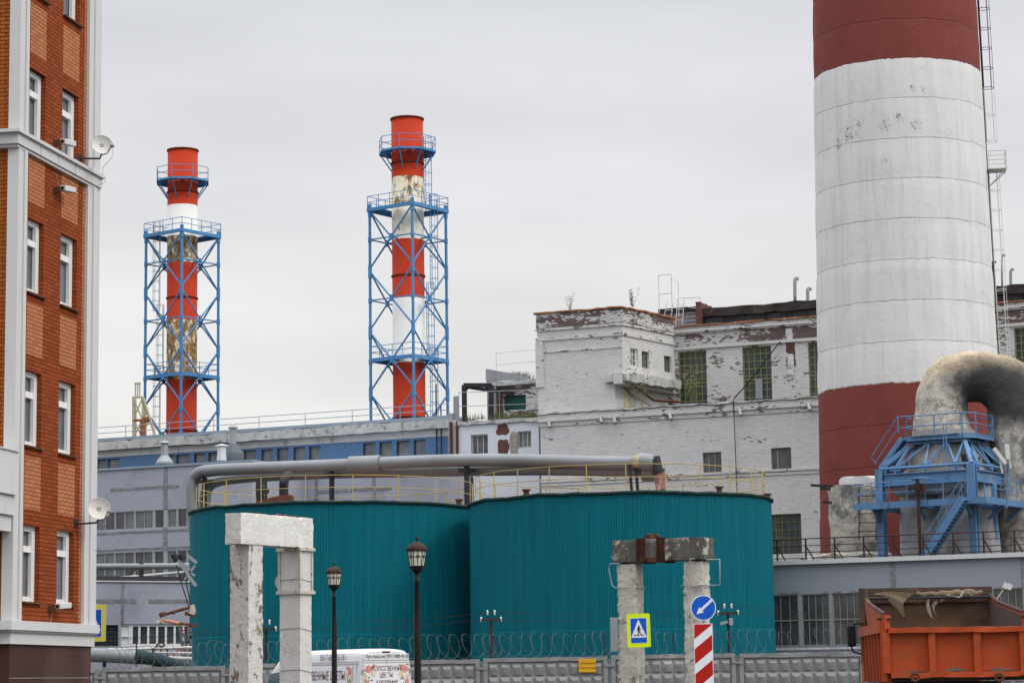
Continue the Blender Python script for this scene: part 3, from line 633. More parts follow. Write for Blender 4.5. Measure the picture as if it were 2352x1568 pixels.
# ================================================================ LONG BLUE AND GREY BUILDING
LB = Frame(1035, 186, 25.5); TB = LB.T()
BB = thing('blue_banded_building', 'long grey workshop building with blue band of dark windows under the flat roof', 'building', LB)
xb0 = LB.hit(190, 1030)[0]; ztp = LB.hit(1020, 955)[1]
wz = LB.rect(*Z5(1735, 225), *Z5(1803, 320)); wz0, wz1 = wz[2]-1.4, wz[3]
holes = []
for a, c in ((28, 85), (100, 168), (455, 520), (540, 612), (655, 718), (745, 808), (865, 925), (970, 1040), (1085, 1147), (1185, 1247), (1290, 1355), (1390, 1452), (1735, 1803), (1840, 1908), (1950, 2023), (2060, 2125)):
    yy = 395-(a/2300)*130
    holes.append((LB.hit(*Z5(a, yy))[0]-.05, LB.hit(*Z5(c, yy))[0]+.12, wz0, wz1+.05))
b = MB(); b.wall(TB, xb0, 0, 0, wz1+.2, holes, .3); b.build('blue_band', m_bluewall, BB)
zg = LB.hit(1020, 985)[1]
b = MB(); b.fbox(LB, xb0, .05, -.05, 2, wz1+.202, zg); b.build('upper_wall', m_greyplaster, BB)
b = MB(); b.rough_box(TB, xb0, .35, zg+.002, zg+.75, -.45, 1, .6, .05, .8); b.build('cornice', m_cornice, BB)
b = MB(); b.fbox(LB, xb0, .4, -.3, 20, zg+.77, ztp); b.build('roof_edge', m_bluemetal, BB)
b = MB(); b.fbox(LB, -1.6, -.2, -.9, -.46, zg-.2, zg+.1); b.fbox(LB, -1.6, 0.2, -.1, 2.5, 1, zg-.5); b.build('end_pier', m_greyplaster, BB) if False else None
for h in holes: window(BB, TB, (h[0], h[1], h[2], h[3]), 1, 1, m_dark, m_glassg, .22, .035, .04)
b = MB(); railing(b, [LB.w(xb0, 0, ztp), LB.w(0, 0, ztp)], .95, .03, 4.2, 2); b.build('roof_railing', m_bluemetal, BB)
b = MB(); b.bar(LB.w(-1.0, -.2, ztp+2.5), LB.w(-1.0, -.2, 8), .05); b.bar(LB.w(-.6, -.2, ztp+.8), LB.w(-.6, -.2, 8), .05); b.build('rain_pipe', m_dark, BB)

# ================================================================ LAVENDER BUILDING (left, behind the first tank)
LV = Frame(579, 162, 25.5); TV = LV.T()
VB = thing('lavender_panel_building', 'tall lavender concrete panel building with stained seams and rows of framed windows', 'building', LV)
xv0 = LV.hit(190, 1100)[0]; zv = LV.hit(579, 1056)[1]
def rows(y0, y1, px=600):   # heights at the zoomed column px
    return LV.hit(*Z5(px, y1))[1], LV.hit(*Z5(px, y0))[1]
a0, a1 = rows(640, 757); c0, c1 = rows(905, 1085)
m_creamf = paint('cream_window_frame', (.42, .41, .37), .7, var=.15, dirt=(.2, .18, .15), amt=.3)
cols = [(25, 78), (85, 140), (150, 203), (210, 265), (277, 327), (333, 385), (402, 455), (484, 536), (549, 601), (612, 664), (676, 728), (740, 792), (804, 856)]
hv = []
for x0_, x1_ in cols:
    u0, u1 = LV.hit(*Z5(x0_, 740))[0]-.05, LV.hit(*Z5(x1_, 740))[0]+.05; hv.append((u0, u1, a0, a1)); hv.append((u0, u1, c0, c1))
b = MB(); b.wall(TV, xv0, 0, 0, zv-.12, hv, .3); b.build('wall', m_lav, VB)
b = MB(); b.wall(LV.TR(0), 0, 30, 0, zv-.12, [], .3); b.build('side_wall', m_lav, VB)
b = MB(); b.fbox(LV, xv0, .12, -.12, 30, zv-.12, zv+.03); b.build('roof_edge', m_bluemetal, VB)
for h in hv:
    window(VB, TV, h, 1, 1, m_creamf, m_glassg if random.random() < .4 else m_glassd, .10, .05, .04, split=None if h[2] == a0 else .45)
b = MB(); u = LV.hit(*Z5(470, 600))[0]; b.rough_box(TV, u-.17, u+.17, a1, zv-.14, -.035, .05, .25, .012, 2.5); b.rough_box(TV, u-.16, u+.16, c1, a0, -.035, .05, .25, .012, 2.5)
z_ = LV.hit(*Z5(330, 510))[1]; b.rough_box(TV, LV.hit(*Z5(115, 510))[0], u-.18, z_-.10, z_+.10, -.03, .05, .25, .012, 2.5); b.rough_box(TV, u+.18, u+1.1, z_-.1, z_+.1, -.03, .05, .25, .012, 2.5)
z_ = a0-.18; b.rough_box(TV, xv0, 0, z_-.09, z_+.06, -.04, .05, .3, .012, 2.5); z_ = c1+.2; b.rough_box(TV, xv0, 0, z_-.06, z_+.08, -.04, .05, .3, .012, 2.5)
b.build('panel_seam', m_seam, VB)
# second lavender wall further right, behind the pipes
VL = 7.0; TV2 = LV.T(VL)
V2 = thing('lavender_annex', 'lavender panel annex with vertical dirty seams seen between pipes and first tank roof', 'building', LV)
x0 = LV.hit(586, 1110, VL)[0]; x1 = LV.hit(905, 1110, VL)[0]; zz = LV.hit(750, 1066, VL)[1]
b = MB(); b.fbox(LV, x0, x1, VL, VL+12, 0, zz); b.build('wall', m_lav, V2)
b = MB()
for zx in (1045, 1435, 1803): u = LV.hit(*Z5(zx, 520), VL)[0]; b.rough_box(TV2, u-.14, u+.14, 5, zz, -.035, .05, .25, .012, 2.5)
v_ = LV.hit(*Z5(1640, 525), VL)[1]; b.rough_box(TV2, LV.hit(*Z5(1440, 525), VL)[0], x1-.2, v_-.12, v_+.12, -.03, .05, .25, .015, 2.5); b.build('panel_seam', m_seam, V2)
# metal cap on roof between
for k, (px, y0, y1, w0, w1, lab) in enumerate(((378, 1012, 1062, .27, .55, 'grey roof vent with flared skirt and flat pyramid cap'), (509, 1020, 1054, .32, .30, 'plain square white roof vent with pyramid cap'))):
    p0 = LV.hit(px, y1, 2); p1_ = LV.hit(px, y0, 2); g = thing('roof_vent', lab, 'roof vent', loc=LV.w(p0[0], 2, p0[1]), rz=-LV.a, group='vents on the lavender roof')
    q = MB(); h = p1_[1]-p0[1]; c = LV.w(p0[0], 2, p0[1])
    q.lathe([(w1*1.1, -.1), (w1*1.1, .05), (w0*.95, h*.33), (w0*.9, h*.88)], 4 if k else 8, c, False); q.build('duct', m_greysteel if not k else m_panel, g)
    q = MB(); q.lathe([(w0*1.5, h*.88), (w0*1.5, h*.91), (.03, h*1.04)], 4 if k else 8, c, False); q.build('cap', m_greysteel if not k else m_panel, g)
g0 = LV.hit(535, 1050, 4); gtop = LV.hit(534, 973, 4)[1]; c = LV.w(g0[0], 4, g0[1]-.8)
g = thing('chimney_vent', 'dark grey ventilation stack with conical cap and boxy base on the lavender roof', 'roof vent', loc=c)
H = gtop-c.z
q = MB(); q.lathe([(.24, H*.45), (.24, H*.9)], 16, c); q.build('duct', m_greysteel, g)
m_vent = paint('dark_vent_sheet', (.12, .14, .15), .6, .2)
q = MB(); q.lathe([(.62, .0), (.78, H*.25), (.76, H*.34), (.33, H*.55)], 4, c, False); q.build('hood', m_vent, g)
q = MB(); q.lathe([(.36, H*.9), (.36, H*.92), (.03, H*1.0)], 16, c, False); q.build('cap', m_greysteel, g)

# ================================================================ LOW LAVENDER SHED
LL = Frame(300, 150, -28); TLd = LL.T()
SH = thing('lavender_shed', 'low lavender concrete shed with white framed window strip beside the left tank', 'building', LL)
Z6 = zc(230, 1360, .22128)
x0 = LL.hit(195, 1400)[0]; x1 = LL.hit(470, 1400)[0]; zz = LL.hit(*Z6(340, 425))[1]
u0, _, v0, v1 = LL.rect(*Z6(325, 900), *Z6(440, 1150)); pu1 = LL.hit(*Z6(440, 1000))[0]; u1 = LL.hit(*Z6(1140, 1000))[0]
hs = [(u0, u1, v0, v1), (LL.hit(205, 1450)[0], u0-.15, v0, v1-.05)]
b = MB(); b.wall(TLd, x0, x1, 0, zz, hs, .3); b.build('wall', m_lav, SH)
b = MB(); b.fbox(LL, x0-.1, x1, -.1, 12, zz+.003, zz+.08); b.build('roof_edge', m_panel, SH)
b = MB(); b.fbox(LL, x0, x1, 3, 12, zz+.09, zz+.5); b.build('roof', m_dark, SH)
window(SH, TLd, (u0, pu1, v0, v1), 1, 1, m_upvc, m_upvc, .15, .1, .05, split=.45, label='blank white window panel')
window(SH, TLd, (pu1+.01, u1, v0, v1), 7, 1, m_upvc, m_glassd, .15, .14, .13)
window(SH, TLd, hs[1], 7, 5, m_dark, paint('glass_blocks', (.05, .07, .09), .3, var=.5, vs=3), .15, .05, .03)
b = MB(); u = LL.hit(*Z6(343, 700))[0]; b.rough_box(TLd, u-.1, u+.1, v1, zz, -.025, .05, .2, .01, 3)
v_ = LL.hit(*Z6(230, 640))[1]; b.rough_box(TLd, x0, u-.11, v_-.12, v_+.12, -.025, .05, .2, .01, 3); b.rough_box(TLd, u+.11, u+.9, v_-.12, v_+.12, -.025, .05, .2, .01, 3); b.rough_box(TLd, u+1.7, x1, v_-.12, v_+.12, -.025, .05, .2, .01, 3)
b.build('panel_seam', m_seam, SH)

# ================================================================ LOW GREY BUILDING right
LR = Frame(1770, 131.5, 24.5); TR_ = LR.T()
GB = thing('low_grey_workshop', 'low grey workshop with white roof edge and wide glazed bays behind the concrete fence', 'building', LR)
Z4 = zc(1900, 1150, .355218)
x0, x1 = -3, LR.hit(3100, 1400)[0]; zg = LR.hit(*Z4(905, 712))[1]
vv0 = LR.hit(*Z4(400, 1305))[1]; vv1 = LR.hit(*Z4(400, 940))[1]
bays = []
for a, c in ((80, 272), (293, 490), (512, 715)): bays.append((LR.hit(*Z4(a, 1120))[0], LR.hit(*Z4(c, 1120))[0], vv0, vv1))
stp = bays[2][0]-bays[1][0]; wd_ = bays[2][1]-bays[2][0]
for k in range(1, 13):
    if bays[2][0]+stp*k+wd_ < x1 and k != 4: bays.append((bays[2][0]+stp*k, bays[2][0]+stp*k+wd_, vv0, vv1))
b = MB(); b.wall(TR_, x0, x1, 0, zg, bays, .3); b.quad(LR.w(x0, 0, 0), LR.w(x0, 10, 0), LR.w(x0, 10, zg), LR.w(x0, 0, zg)); b.quad(LR.w(x1, 0, 0), LR.w(x1, 14, 0), LR.w(x1, 14, zg), LR.w(x1, 0, zg)); b.build('wall', m_lavgrey, GB)
b = MB(); b.fbox(LR, x0, x1, -.18, 14, zg+.09, zg+.23); b.build('roof', m_asphalt, GB)
b = MB(); b.fbox(LR, x0-.02, x1, -.25, -.185, zg+.0, zg+.24); b.build('roof_edge', m_panel, GB)
b = MB(); b.fbox(LR, x0, x1, -.17, .2, zg+.002, zg+.088); b.build('eaves', m_tealdark, GB)
for i, h in enumerate(bays): window(GB, TR_, h, 4 if i else 3, 1, m_oldframe, m_glassd, .12, .07, .045, split=.5)
b = MB(); u = LR.hit(*Z4(935, 800))[0]; b.rough_box(TR_, u-.16, u+.16, vv1+.05, zg, -.025, .05, .2, .01, 3); u = LR.hit(*Z4(1850, 800))[0]; b.rough_box(TR_, u-.1, u+.2, vv1+.05, zg, -.025, .05, .2, .01, 3); b.rough_box(TR_, x0, x1, vv1+.0, vv1+.12, -.015, .05, .3, .03, 1.5); b.build('panel_seam', m_seam, GB)
rl = MB(); zr = zg+.24
n = 0; u = 0.3
while u < x1-.5:
    rl.beam(LR.w(u, .3, zr-.1), LR.w(u, .3, zr+1.15), .07); rl.beam(LR.w(u+.04, .3, zr+.7), LR.w(u+.3, .9, zr), .05); u += 1.62
for z_, r_ in ((1.15, .035), (.78, .025), (.42, .025), (.12, .025)): rl.bar(LR.w(0, .3, zr+z_), LR.w(x1, .3, zr+z_), r_, n=5)
rl.build('roof_railing', paint('dark_brown_rail', (.05, .032, .03), .8), GB)
# pipes low on its wall
b = MB(); z_ = LR.hit(1850, 1492)[1]; b.bar(LR.w(-2, -1.2, z_), LR.w(x1, -1.2, z_), .1); b.bar(LR.w(-2, -1.5, z_-.5), LR.w(x1, -1.5, z_-.5), .16, n=12)
single(recentre(b.build('service_pipes', m_greysteel), LR.w(0, -1.2, 0)), 'grey service pipes running low along the workshop wall above the fence', 'pipe')

# ================================================================ BIG CONCRETE CHIMNEY
YC = 152.0
cL = at(1876, 500, YC); cR = at(2262, 500, YC); CX = (at(1869, 160, YC).x+at(2246, 160, YC).x+at(1880, 700, YC).x+at(2281, 700, YC).x)/4
def crad(y, l, r): return (at(r, y, YC).x-at(l, y, YC).x)/2, at(2070, y, YC).z
ra, za_ = crad(160, 1869, 2246); rb, zb_ = crad(700, 1880, 2281)
slope = (ra-rb)/(za_-zb_)
def rad(z): return rb+slope*(z-zb_)
YF = YC-rb
zj0 = at(2050, 143*.91875, YF).z; zj8 = at(2050, 956*.91875, YF).z; JO = (zj0-zj8)/8
FLAKES = []
for fx, fy, rx, rz in ((1957, 297, .55, .8), (1975, 275, .45, .5), (2034, 288, .5, .55), (2064, 270, .4, .5), (2100, 290, .6, .5), (2096, 203, .25, .5), (2120, 207, .25, .3), (1935, 315, .2, .5), (2010, 255, .3, .3), (2030, 370, .25, .3)):
    p = at(fx, fy, YF+.4); FLAKES.append((p.x-CX, -5, p.z, rx, rz))
m_chim = chimney_mat(zj0, JO, zj0, zj8)
CH = thing('concrete_chimney', 'huge concrete chimney banded dark red and white, filling the upper right', 'chimney', loc=(CX, YC, 0))
b = MB(); prof = []; z = 0.0; ztopc = 62.0; H_ = []
z = zj0-JO*math.floor(zj0/JO); zz = [0.0]
while z < ztopc:
    zz.append(z); z += JO
zz.append(ztopc)
for a, c in zip(zz, zz[1:]):
    for k in range(8): H_.append(a+(c-a)*k/8)
H_.append(ztopc)
def crf(r, z, k, t):
    ph = ((z-zj0)/JO) % 1.0
    bulge = .025*math.sin(math.pi*ph)**.5 if 0 < ph < 1 else 0
    q = Vector((math.cos(t)*4, math.sin(t)*4, z*.5))
    return r+bulge+.05*noise.noise(Vector((0, 0, math.floor((z-zj0)/JO+.001)*3.7)))+.035*noise.noise(q)
b.lathe([(rad(z_), z_) for z_ in H_], 96, (CX, YC, 0), True, crf, caps=False)
b.build('shaft', m_chim, CH)
# caged ladder on the right side
lx = math.cos(R(-8)); ly = math.sin(R(-8)); dirc = Vector((lx, ly, 0)); sidec = Vector((-ly, lx, 0))
def cpt(z, off): return Vector((CX, YC, 0))+dirc*(rad(z)+off)+Vector((0, 0, z))
zred = zj0-.9; zpl = at(2280, 398, YC).z; zbot = at(2295, 830, YC).z
for name_, za1, zb1, mt in (('ladder', zred, ztopc-1, m_ladderr), ('ladder', zpl+1.9, zred, m_ladderw), ('ladder', 9.0, zpl, m_ladderw)):
    q = MB(); ladder(q, cpt(za1, .16), cpt(zb1, .16), sidec, .55, .38, .026, dirc, .36, 1.25, 6); q.build(name_, mt, CH, label='dark red upper run of the caged ladder' if mt is m_ladderr else None)
q = MB(); c = cpt(zpl, .75)
q.beam(c-dirc*.7-sidec*.0, c+dirc*.5, 1.4, .06)
cs = [c+dirc*a+sidec*s_ for a, s_ in ((-.6, -.7), (.5, -.7), (.5, .7), (-.6, .7))]
railing(q, cs, 1.15, .03, 1.0, 2); q.bar(c+dirc*.5-sidec*.65, cpt(zpl-1.1, .05), .03); q.bar(c+dirc*.5+sidec*.65, cpt(zpl-1.1, .05), .03)
q.build('rest_platform', m_ladderw, CH)
q = MB(); pts = [cpt(z_, .06)-sidec*.55 for z_ in (4, 20, 40, ztopc-1)]; q.tube(pts, .03, 5); q.build('lightning_cable', m_dark, CH)

# ================================================================ STEEL CHIMNEYS IN LATTICE TOWERS
def steel_chimney(px, ytop, Y, lab, seed, rust, lad, rot):
    ct = at(px, ytop, Y); zt_ = ct.z; c = Vector((ct.x, Y, 0))
    g = thing('steel_chimney', lab, 'chimney', loc=c, rz=R(rot), group='steel chimneys in blue lattice towers')
    Mx = Matrix.Translation(c) @ Matrix.Rotation(R(rot), 4, 'Z')
    P = lambda x, y, z: Mx @ Vector((x, y, z))
    b = MB(); b.lathe([(1.52, 0), (1.52, zt_), (1.44, zt_), (1.44, zt_-3)], 40, c, True, caps=False); b.build('flue', flue_mat('flue_paint_%d' % seed, zt_, seed, rust), g)
    m_rim = paint('flue_flange_red', (.16, .03, .02), .7)
    for h in (.06, 5.0-.6, 15.2, 28.6):
        q = MB(); z_ = zt_-h; q.lathe([(1.52, z_-.1), (1.62, z_-.08), (1.62, z_+.05), (1.52, z_+.06)], 40, c, True, caps=False); q.build('flange', m_rim, g)
    HB = 5.8; zp = zt_-8.75; hd = 3.62; s_ = hd/math.sqrt(2)
    corners = [(hd, 0), (0, hd), (-hd, 0), (0, -hd)]
    nodes = [zp-.1-HB*k for k in range(0, 8)]
    for cx, cy in corners:
        q = MB(); q.bar(P(cx, cy, 0), P(cx, cy, zp+.25), .14, n=10)
        for z_ in nodes:
            if z_ > 0: q.bar(P(cx, cy, z_-.75), P(cx, cy, z_+.5), .19, n=10)
        for k in range(7):
            zc_ = nodes[k]-HB/2
            if zc_ > 0: q.bar(P(cx, cy, zc_-.25), P(cx, cy, zc_+.22), .19, n=10)
        q.build('leg', m_blue2, g)
    q = MB()
    for i in range(4):
        a = Vector((*corners[i], 0)); d = Vector((*corners[(i+1) % 4], 0)); mid = (a+d)/2
        for k in range(7):
            z1_, z0_ = nodes[k], nodes[k]-HB
            if z0_ < 1: break
            zm = (z1_+z0_)/2
            q.bar(P(a.x, a.y, z1_-.15), P(d.x, d.y, z0_+.15), .082, n=6); q.bar(P(d.x, d.y, z1_-.15), P(a.x, a.y, z0_+.15), .082, n=6)
            q.beam(P(a.x, a.y, zm), P(d.x, d.y, zm), .12, .11); q.bar(P(mid.x, mid.y, zm-.3), P(mid.x, mid.y, zm+.3), .17, n=8)
            # ring stays towards the flue
            if k % 2 == 0: q.bar(P(mid.x, mid.y, zm), P(mid.x*.62, mid.y*.62, zm), .08, n=6)
    q.build('bracing', m_blue2, g)
    def square_platform(z_, hh, name='platform'):
        q = MB(); k_ = hh
        for i in range(4):
            a = Vector((*corners[i], 0)); d = Vector((*corners[(i+1) % 4], 0))
            q.beam(P(a.x*k_, a.y*k_, z_-.16), P(d.x*k_, d.y*k_, z_-.16), .2, .34)
            q.beam(P(a.x*.8*k_, a.y*.8*k_, z_-.05), P(d.x*.8*k_, d.y*.8*k_, z_-.05), 1.0, .06)
        o = q.build(name, m_blue2, g)
        q = MB(); pts = [P(x*k_, y*k_, z_) for x, y in corners+corners[:1]]; railing(q, pts, 1.15, .035, 1.3, 2, n=5); q.build('railing', m_blue2, g)
    square_platform(zp, 1.06); square_platform(nodes[2]-HB/2+.3, .98)
    # octagonal gallery near the top
    zg_ = zt_-3.35; q = MB(); ro = 2.75
    oc = [(ro*math.cos(R(22.5+45*k)), ro*math.sin(R(22.5+45*k))) for k in range(8)]
    for k in range(8):
        a, d = oc[k], oc[(k+1) % 8]
        q.beam(P(*a, zg_), P(*d, zg_), .12, .2); q.beam(P(a[0]*.8, a[1]*.8, zg_+.06), P(d[0]*.8, d[1]*.8, zg_+.06), 1.0, .05)
        q.beam(P(*a, zg_), P(a[0]*.56, a[1]*.56, zg_), .1, .14); q.bar(P(a[0]*.97, a[1]*.97, zg_-.05), P(a[0]*.56, a[1]*.56, zg_-1.7), .06, n=6)
    q.build('platform', m_blue2, g, label='octagonal gallery near the chimney top')
    q = MB(); railing(q, [P(*o_, zg_+.1) for o_ in oc+oc[:1]], 1.25, .035, None, 2, n=5); q.build('railing', m_blue2, g)
    q = MB(); ang = lad; dv = Vector((math.cos(ang), math.sin(ang), 0)); sv = Vector((-dv.y, dv.x, 0))
    runs = [(zg_-5.5, zg_+1.4, 1.75), (nodes[1]-HB/2+1, zp+1.2, 2.3), (nodes[2]-HB/2+.3, nodes[1]-HB/2+1.6, 1.9), (8, nodes[2]-HB/2+1.2, 2.2)]
    if lad > 1: runs = runs[1:]
    for i, (z0_, z1_, off) in enumerate(runs):
        p0 = c+dv*off+Vector((0, 0, z0_)); ladder(q, p0, p0+Vector((0, 0, z1_-z0_)), sv, .5, .45, .03, dv, .38, 1.0, 4)
    q.build('ladder', m_blue2 if lad < 1 else m_greysteel, g)
    return g
WR1 = [(5.8, 11.7, .12), (8.95, 11.7, .95), (17.5, 23.5, 1.0)]
WR2 = [(5.8, 8.7, .62), (8.7, 11.8, .42), (17.4, 23.5, .08)]
steel_chimney(420, 345, 240, 'red and white steel chimney in blue lattice tower, left one with rusty flaking bands', 1, WR1, R(200), 7)
steel_chimney(935, 273, 225, 'red and white steel chimney in blue lattice tower, right one with cleaner white bands', 2, WR2, R(-18), 9)
# old rusty yellow mast at far left
OM = thing('rusty_mast', 'rusty yellow lattice mast with three thin tubes left of the first chimney tower', 'mast', loc=at(318, 1000, 205)*1)
pm = lambda x, y: at(x, y, 205)
q = MB(); m_cream = paint('faded_yellow_steel', (.38, .33, .22), .8, var=.2, dirt=(.2, .09, .04), amt=.4, ds=4)
for x in (306, 328): q.bar(pm(x, 1050), pm(x, 912), .1, n=6); q.bar(pm(x, 1050)+Vector((0, 1.2, 0)), pm(x, 912)+Vector((0, 1.2, 0)), .1, n=6)
for y0, y1 in ((912, 965), (965, 1005), (1005, 1050)): q.bar(pm(306, y0), pm(328, y1), .07, n=5); q.bar(pm(328, y0), pm(306, y1), .07, n=5); q.bar(pm(304, y0), pm(330, y0), .1, n=5)
q.bar(pm(328, 912), pm(357, 1000), .12, n=6); q.bar(pm(330, 985), pm(345, 965), .08, n=5); q.build('lattice', m_cream, OM)
q = MB(); [q.bar(pm(x, 912), pm(x, 880), .06, n=5) for x in (311, 316, 321)]; q.bar(pm(309, 880), pm(323, 880), .1, n=5); q.build('tube', m_cream, OM)
q = MB(); q.tube([pm(329, 1065), pm(329, 968), pm(332, 963), pm(340, 963)], .28, 8); q.bar(pm(305, 965), pm(345, 965), .12, n=5); q.build('riser_pipe', paint('orange_brown_rust', (.22, .085, .04), .9, var=.3, dirt=(.1, .05, .03), amt=.4, ds=4), OM)

# ================================================================ TEAL TANKS
def tank(pl, pr_, yedge, Y, lab, seed, nrib, hatch):
    l = at(pl, yedge+40, Y); r = at(pr_, yedge+40, Y)
    Rr = (r.x-l.x)/2; Rr = Rr/ (1+0*Rr); cx = (l.x+r.x)/2; c = Vector((cx, Y, 0)); H = at((pl+pr_)/2, yedge, Y).z
    g = thing('storage_tank', lab, 'tank', loc=c, group='teal corrugated storage tanks')
    b = MB(); n = nrib*4
    def rf(r_, z, k, t): return r_-(.03 if k % 4 in (0, 1) else 0)+.015*noise.noise(Vector((math.cos(t)*3, math.sin(t)*3, seed)))
    b.lathe([(Rr+.02, 0), (Rr+.02, H*.37), (Rr, H*.372), (Rr, H-.12)], n, c, False, rf, caps=False); b.build('wall', m_teal, g)
    q = MB()
    def rim(r_, z, k, t): return r_+.05*noise.noise(Vector((math.cos(t)*5, math.sin(t)*5, seed)))
    nn_ = 120; vs = []; fs = []
    for j, (dr, dz) in enumerate(((-.05, -.20), (.12, -.15), (.13, -.03), (-.05, 0.0))):
        for k in range(nn_):
            t = 2*math.pi*k/nn_; w_ = .07*noise.noise(Vector((math.cos(t)*4, math.sin(t)*4, seed*2)))+.05*noise.noise(Vector((math.cos(t)*14, math.sin(t)*14, seed*2)))
            vs.append(c+Vector(((Rr+dr)*math.cos(t), (Rr+dr)*math.sin(t), H+dz+w_)))
    for j in range(3):
        for k in range(nn_): fs.append((j*nn_+k, j*nn_+(k+1) % nn_, (j+1)*nn_+(k+1) % nn_, (j+1)*nn_+k))
    q.add(vs, fs, True); q.build('rim', m_tealdark, g)
    q = MB(); q.lathe([(Rr-.04, H-.06), (Rr*.5, H+.3), (.1, H+.55)], 64, c, True); q.build('roof', m_rustroof, g)
    q = MB(); ring = [c+Vector(((Rr-.35)*math.cos(2*math.pi*k/96), (Rr-.35)*math.sin(2*math.pi*k/96), H)) for k in range(96)]
    for z_ in (1.38, .72): q.tube([p+Vector((0, 0, z_+.03*noise.noise(p*.8))) for p in ring], .022, 5, closed=True)
    for k in range(0, 96, 5 if seed == 1 else 4): q.bar(ring[k], ring[k]+Vector((.03*noise.noise(ring[k]), 0, 1.4)), .03, n=6)
    q.build('railing', m_yellow, g)
    for dx, ang, s_ in hatch:
        q = MB(); p = c+Vector((math.cos(R(ang))*Rr*dx, math.sin(R(ang))*Rr*dx, H)); q.bar(p, p+Vector((0, 0, s_)), .16, n=10); q.bar(p+Vector((0, 0, s_)), p+Vector((0, 0, s_+.08)), .24, n=10); q.build('hatch', m_rust, g)
    return g, c, Rr, H
T1_ = tank(439, 1101, 1173, 137.0, 'teal corrugated round tank on the left with rusty roof under silver pipes', 1, 350, [(.96, -25, .25)])
T2_ = tank(1078, 1771, 1153, 130.5, 'teal corrugated round tank on the right, nearer and overlapping the left one', 2, 375, [(.97, -52, .22), (.975, -8, .2), (.97, -130, .22)])

# ================================================================ SILVER PIPES OVER THE TANKS
def pxs(lst, Ys): return [at(x, y, Yv) for (x, y), Yv in zip(lst, Ys)]
def smooth_path(pts, n=6):
    P = [pts[0]]+list(pts)+[pts[-1]]; o = []
    for i in range(1, len(P)-2):
        for k in range(n):
            t = k/n; p0, p1, p2, p3 = P[i-1], P[i], P[i+1], P[i+2]
            o.append(.5*((2*p1)+(p2-p0)*t+(2*p0-5*p1+4*p2-p3)*t*t+(3*p1-p0-3*p2+p3)*t**3))
    o.append(pts[-1]); return o
SP = thing('silver_pipeline', 'thick silver jacketed pipeline arching over both teal tanks, the upper one with a sleeve', 'pipe', loc=at(440, 1180, 144))
YL = 145.8
pts = pxs([(449, 1240), (443, 1170), (441, 1125), (446, 1098), (462, 1084), (485, 1080), (560, 1076), (700, 1071), (800, 1067), (950, 1060), (1100, 1056), (1250, 1058), (1400, 1062), (1462, 1062)], [YL, YL, YL, YL, YL-.3, YL-.6, YL-1.5, YL-3, YL-4, YL-5.5, YL-7, YL-8.5, YL-10, YL-10.5])
b = MB(); b.tube(smooth_path(pts, 5), .37, 20); b.build('pipe_run', m_silver, SP)
b = MB(); b.tube([at(804, 1067, YL-4.05), at(874, 1064, YL-4.75)], .50, 24); b.build('sleeve', m_silver, SP)
for px, py, Yp in ((470, 1096, YL-.4), (762, 1080, YL-3.6), (1072, 1070, YL-6.7)):
    q = MB(); t_ = at(px, py, Yp); q.beam(t_, Vector((t_.x, t_.y, 4)), .22); q.beam(t_-Vector((.5, 0, .25)), t_+Vector((.5, 0, -.25)), .2); q.build('support_post', m_dark, SP)
e0 = at(1462, 1060, YL-10.5); q = MB(); q.tube(smooth_path([e0, at(1478, 1060, 135), at(1498, 1062, 134.6), at(1508, 1068, 134.5)], 4), [.37, .40, .44, .46, .47, .47, .47, .46, .44, .4, .36, .3, .28], 20); q.build('elbow', m_silver, SP)
q = MB(); q.tube([at(1456, 1058, 135.1), at(1466, 1060, 135), at(1480, 1058, 134.95)], [.36, .46, .38], 14, jit=.25); q.build('torn_insulation', paint('torn_insulation', (.38, .34, .24), .95, var=.5, vs=5, dirt=(.1, .09, .07), amt=.4, ds=8, bump=.05), SP)
q = MB(); a_ = at(1506, 1054, 134.4); q.bar(a_, at(1514, 1088, 134.2), .27, n=14); q.bar(at(1498, 1052, 134.4), at(1516, 1051, 134.4), .12, n=10); q.bar(at(1512, 1080, 134.2), at(1514, 1086, 134.2), .36, n=14); q.build('valve', m_dark, SP)
q = MB(); q.bar(at(1514, 1087, 134.2), at(1519, 1127, 134), .3, n=14); q.build('drop_pipe', paint('rust_streaked_pipe', (.20, .10, .08), .8, var=.4, dirt=(.4, .38, .36), amt=.45, ds=3), SP)
for px in (1446, 1460): q = MB(); t_ = at(px, 1066, 135); q.beam(t_, at(px+5, 1130, 135), .16); q.build('support_post', m_dark, SP)
LPp = thing('lower_silver_pipeline', 'second silver pipeline running lower, behind the sleeved one above the tank roofs', 'pipe', loc=at(470, 1190, 146))
pts = pxs([(472, 1240), (471, 1165), (473, 1130), (484, 1112), (505, 1103), (540, 1098), (600, 1093), (760, 1086), (900, 1083), (1050, 1080), (1250, 1078), (1400, 1080), (1476, 1081)], [YL+.6, YL+.6, YL+.6, YL+.5, YL+.3, YL, YL-.6, YL-2.4, YL-4, YL-5.6, YL-7.8, YL-9.4, YL-10.2])
b = MB(); b.tube(smooth_path(pts, 5), .34, 20); b.build('pipe_run', m_silver, LPp)
q = MB(); q.bar(at(1476, 1083, YL-10.2), at(1513, 1083, YL-10.4), .55, n=16); q.build('end_drum', m_silver, LPp)
for px, py in ((610, 1100), (1074, 1092), (1084, 1094)): q = MB(); t_ = at(px, py, 138.5 if px > 1000 else 140); q.beam(t_, at(px+1, py+70, 138.5 if px > 1000 else 140), .17); q.build('support_post', m_dark, LPp)
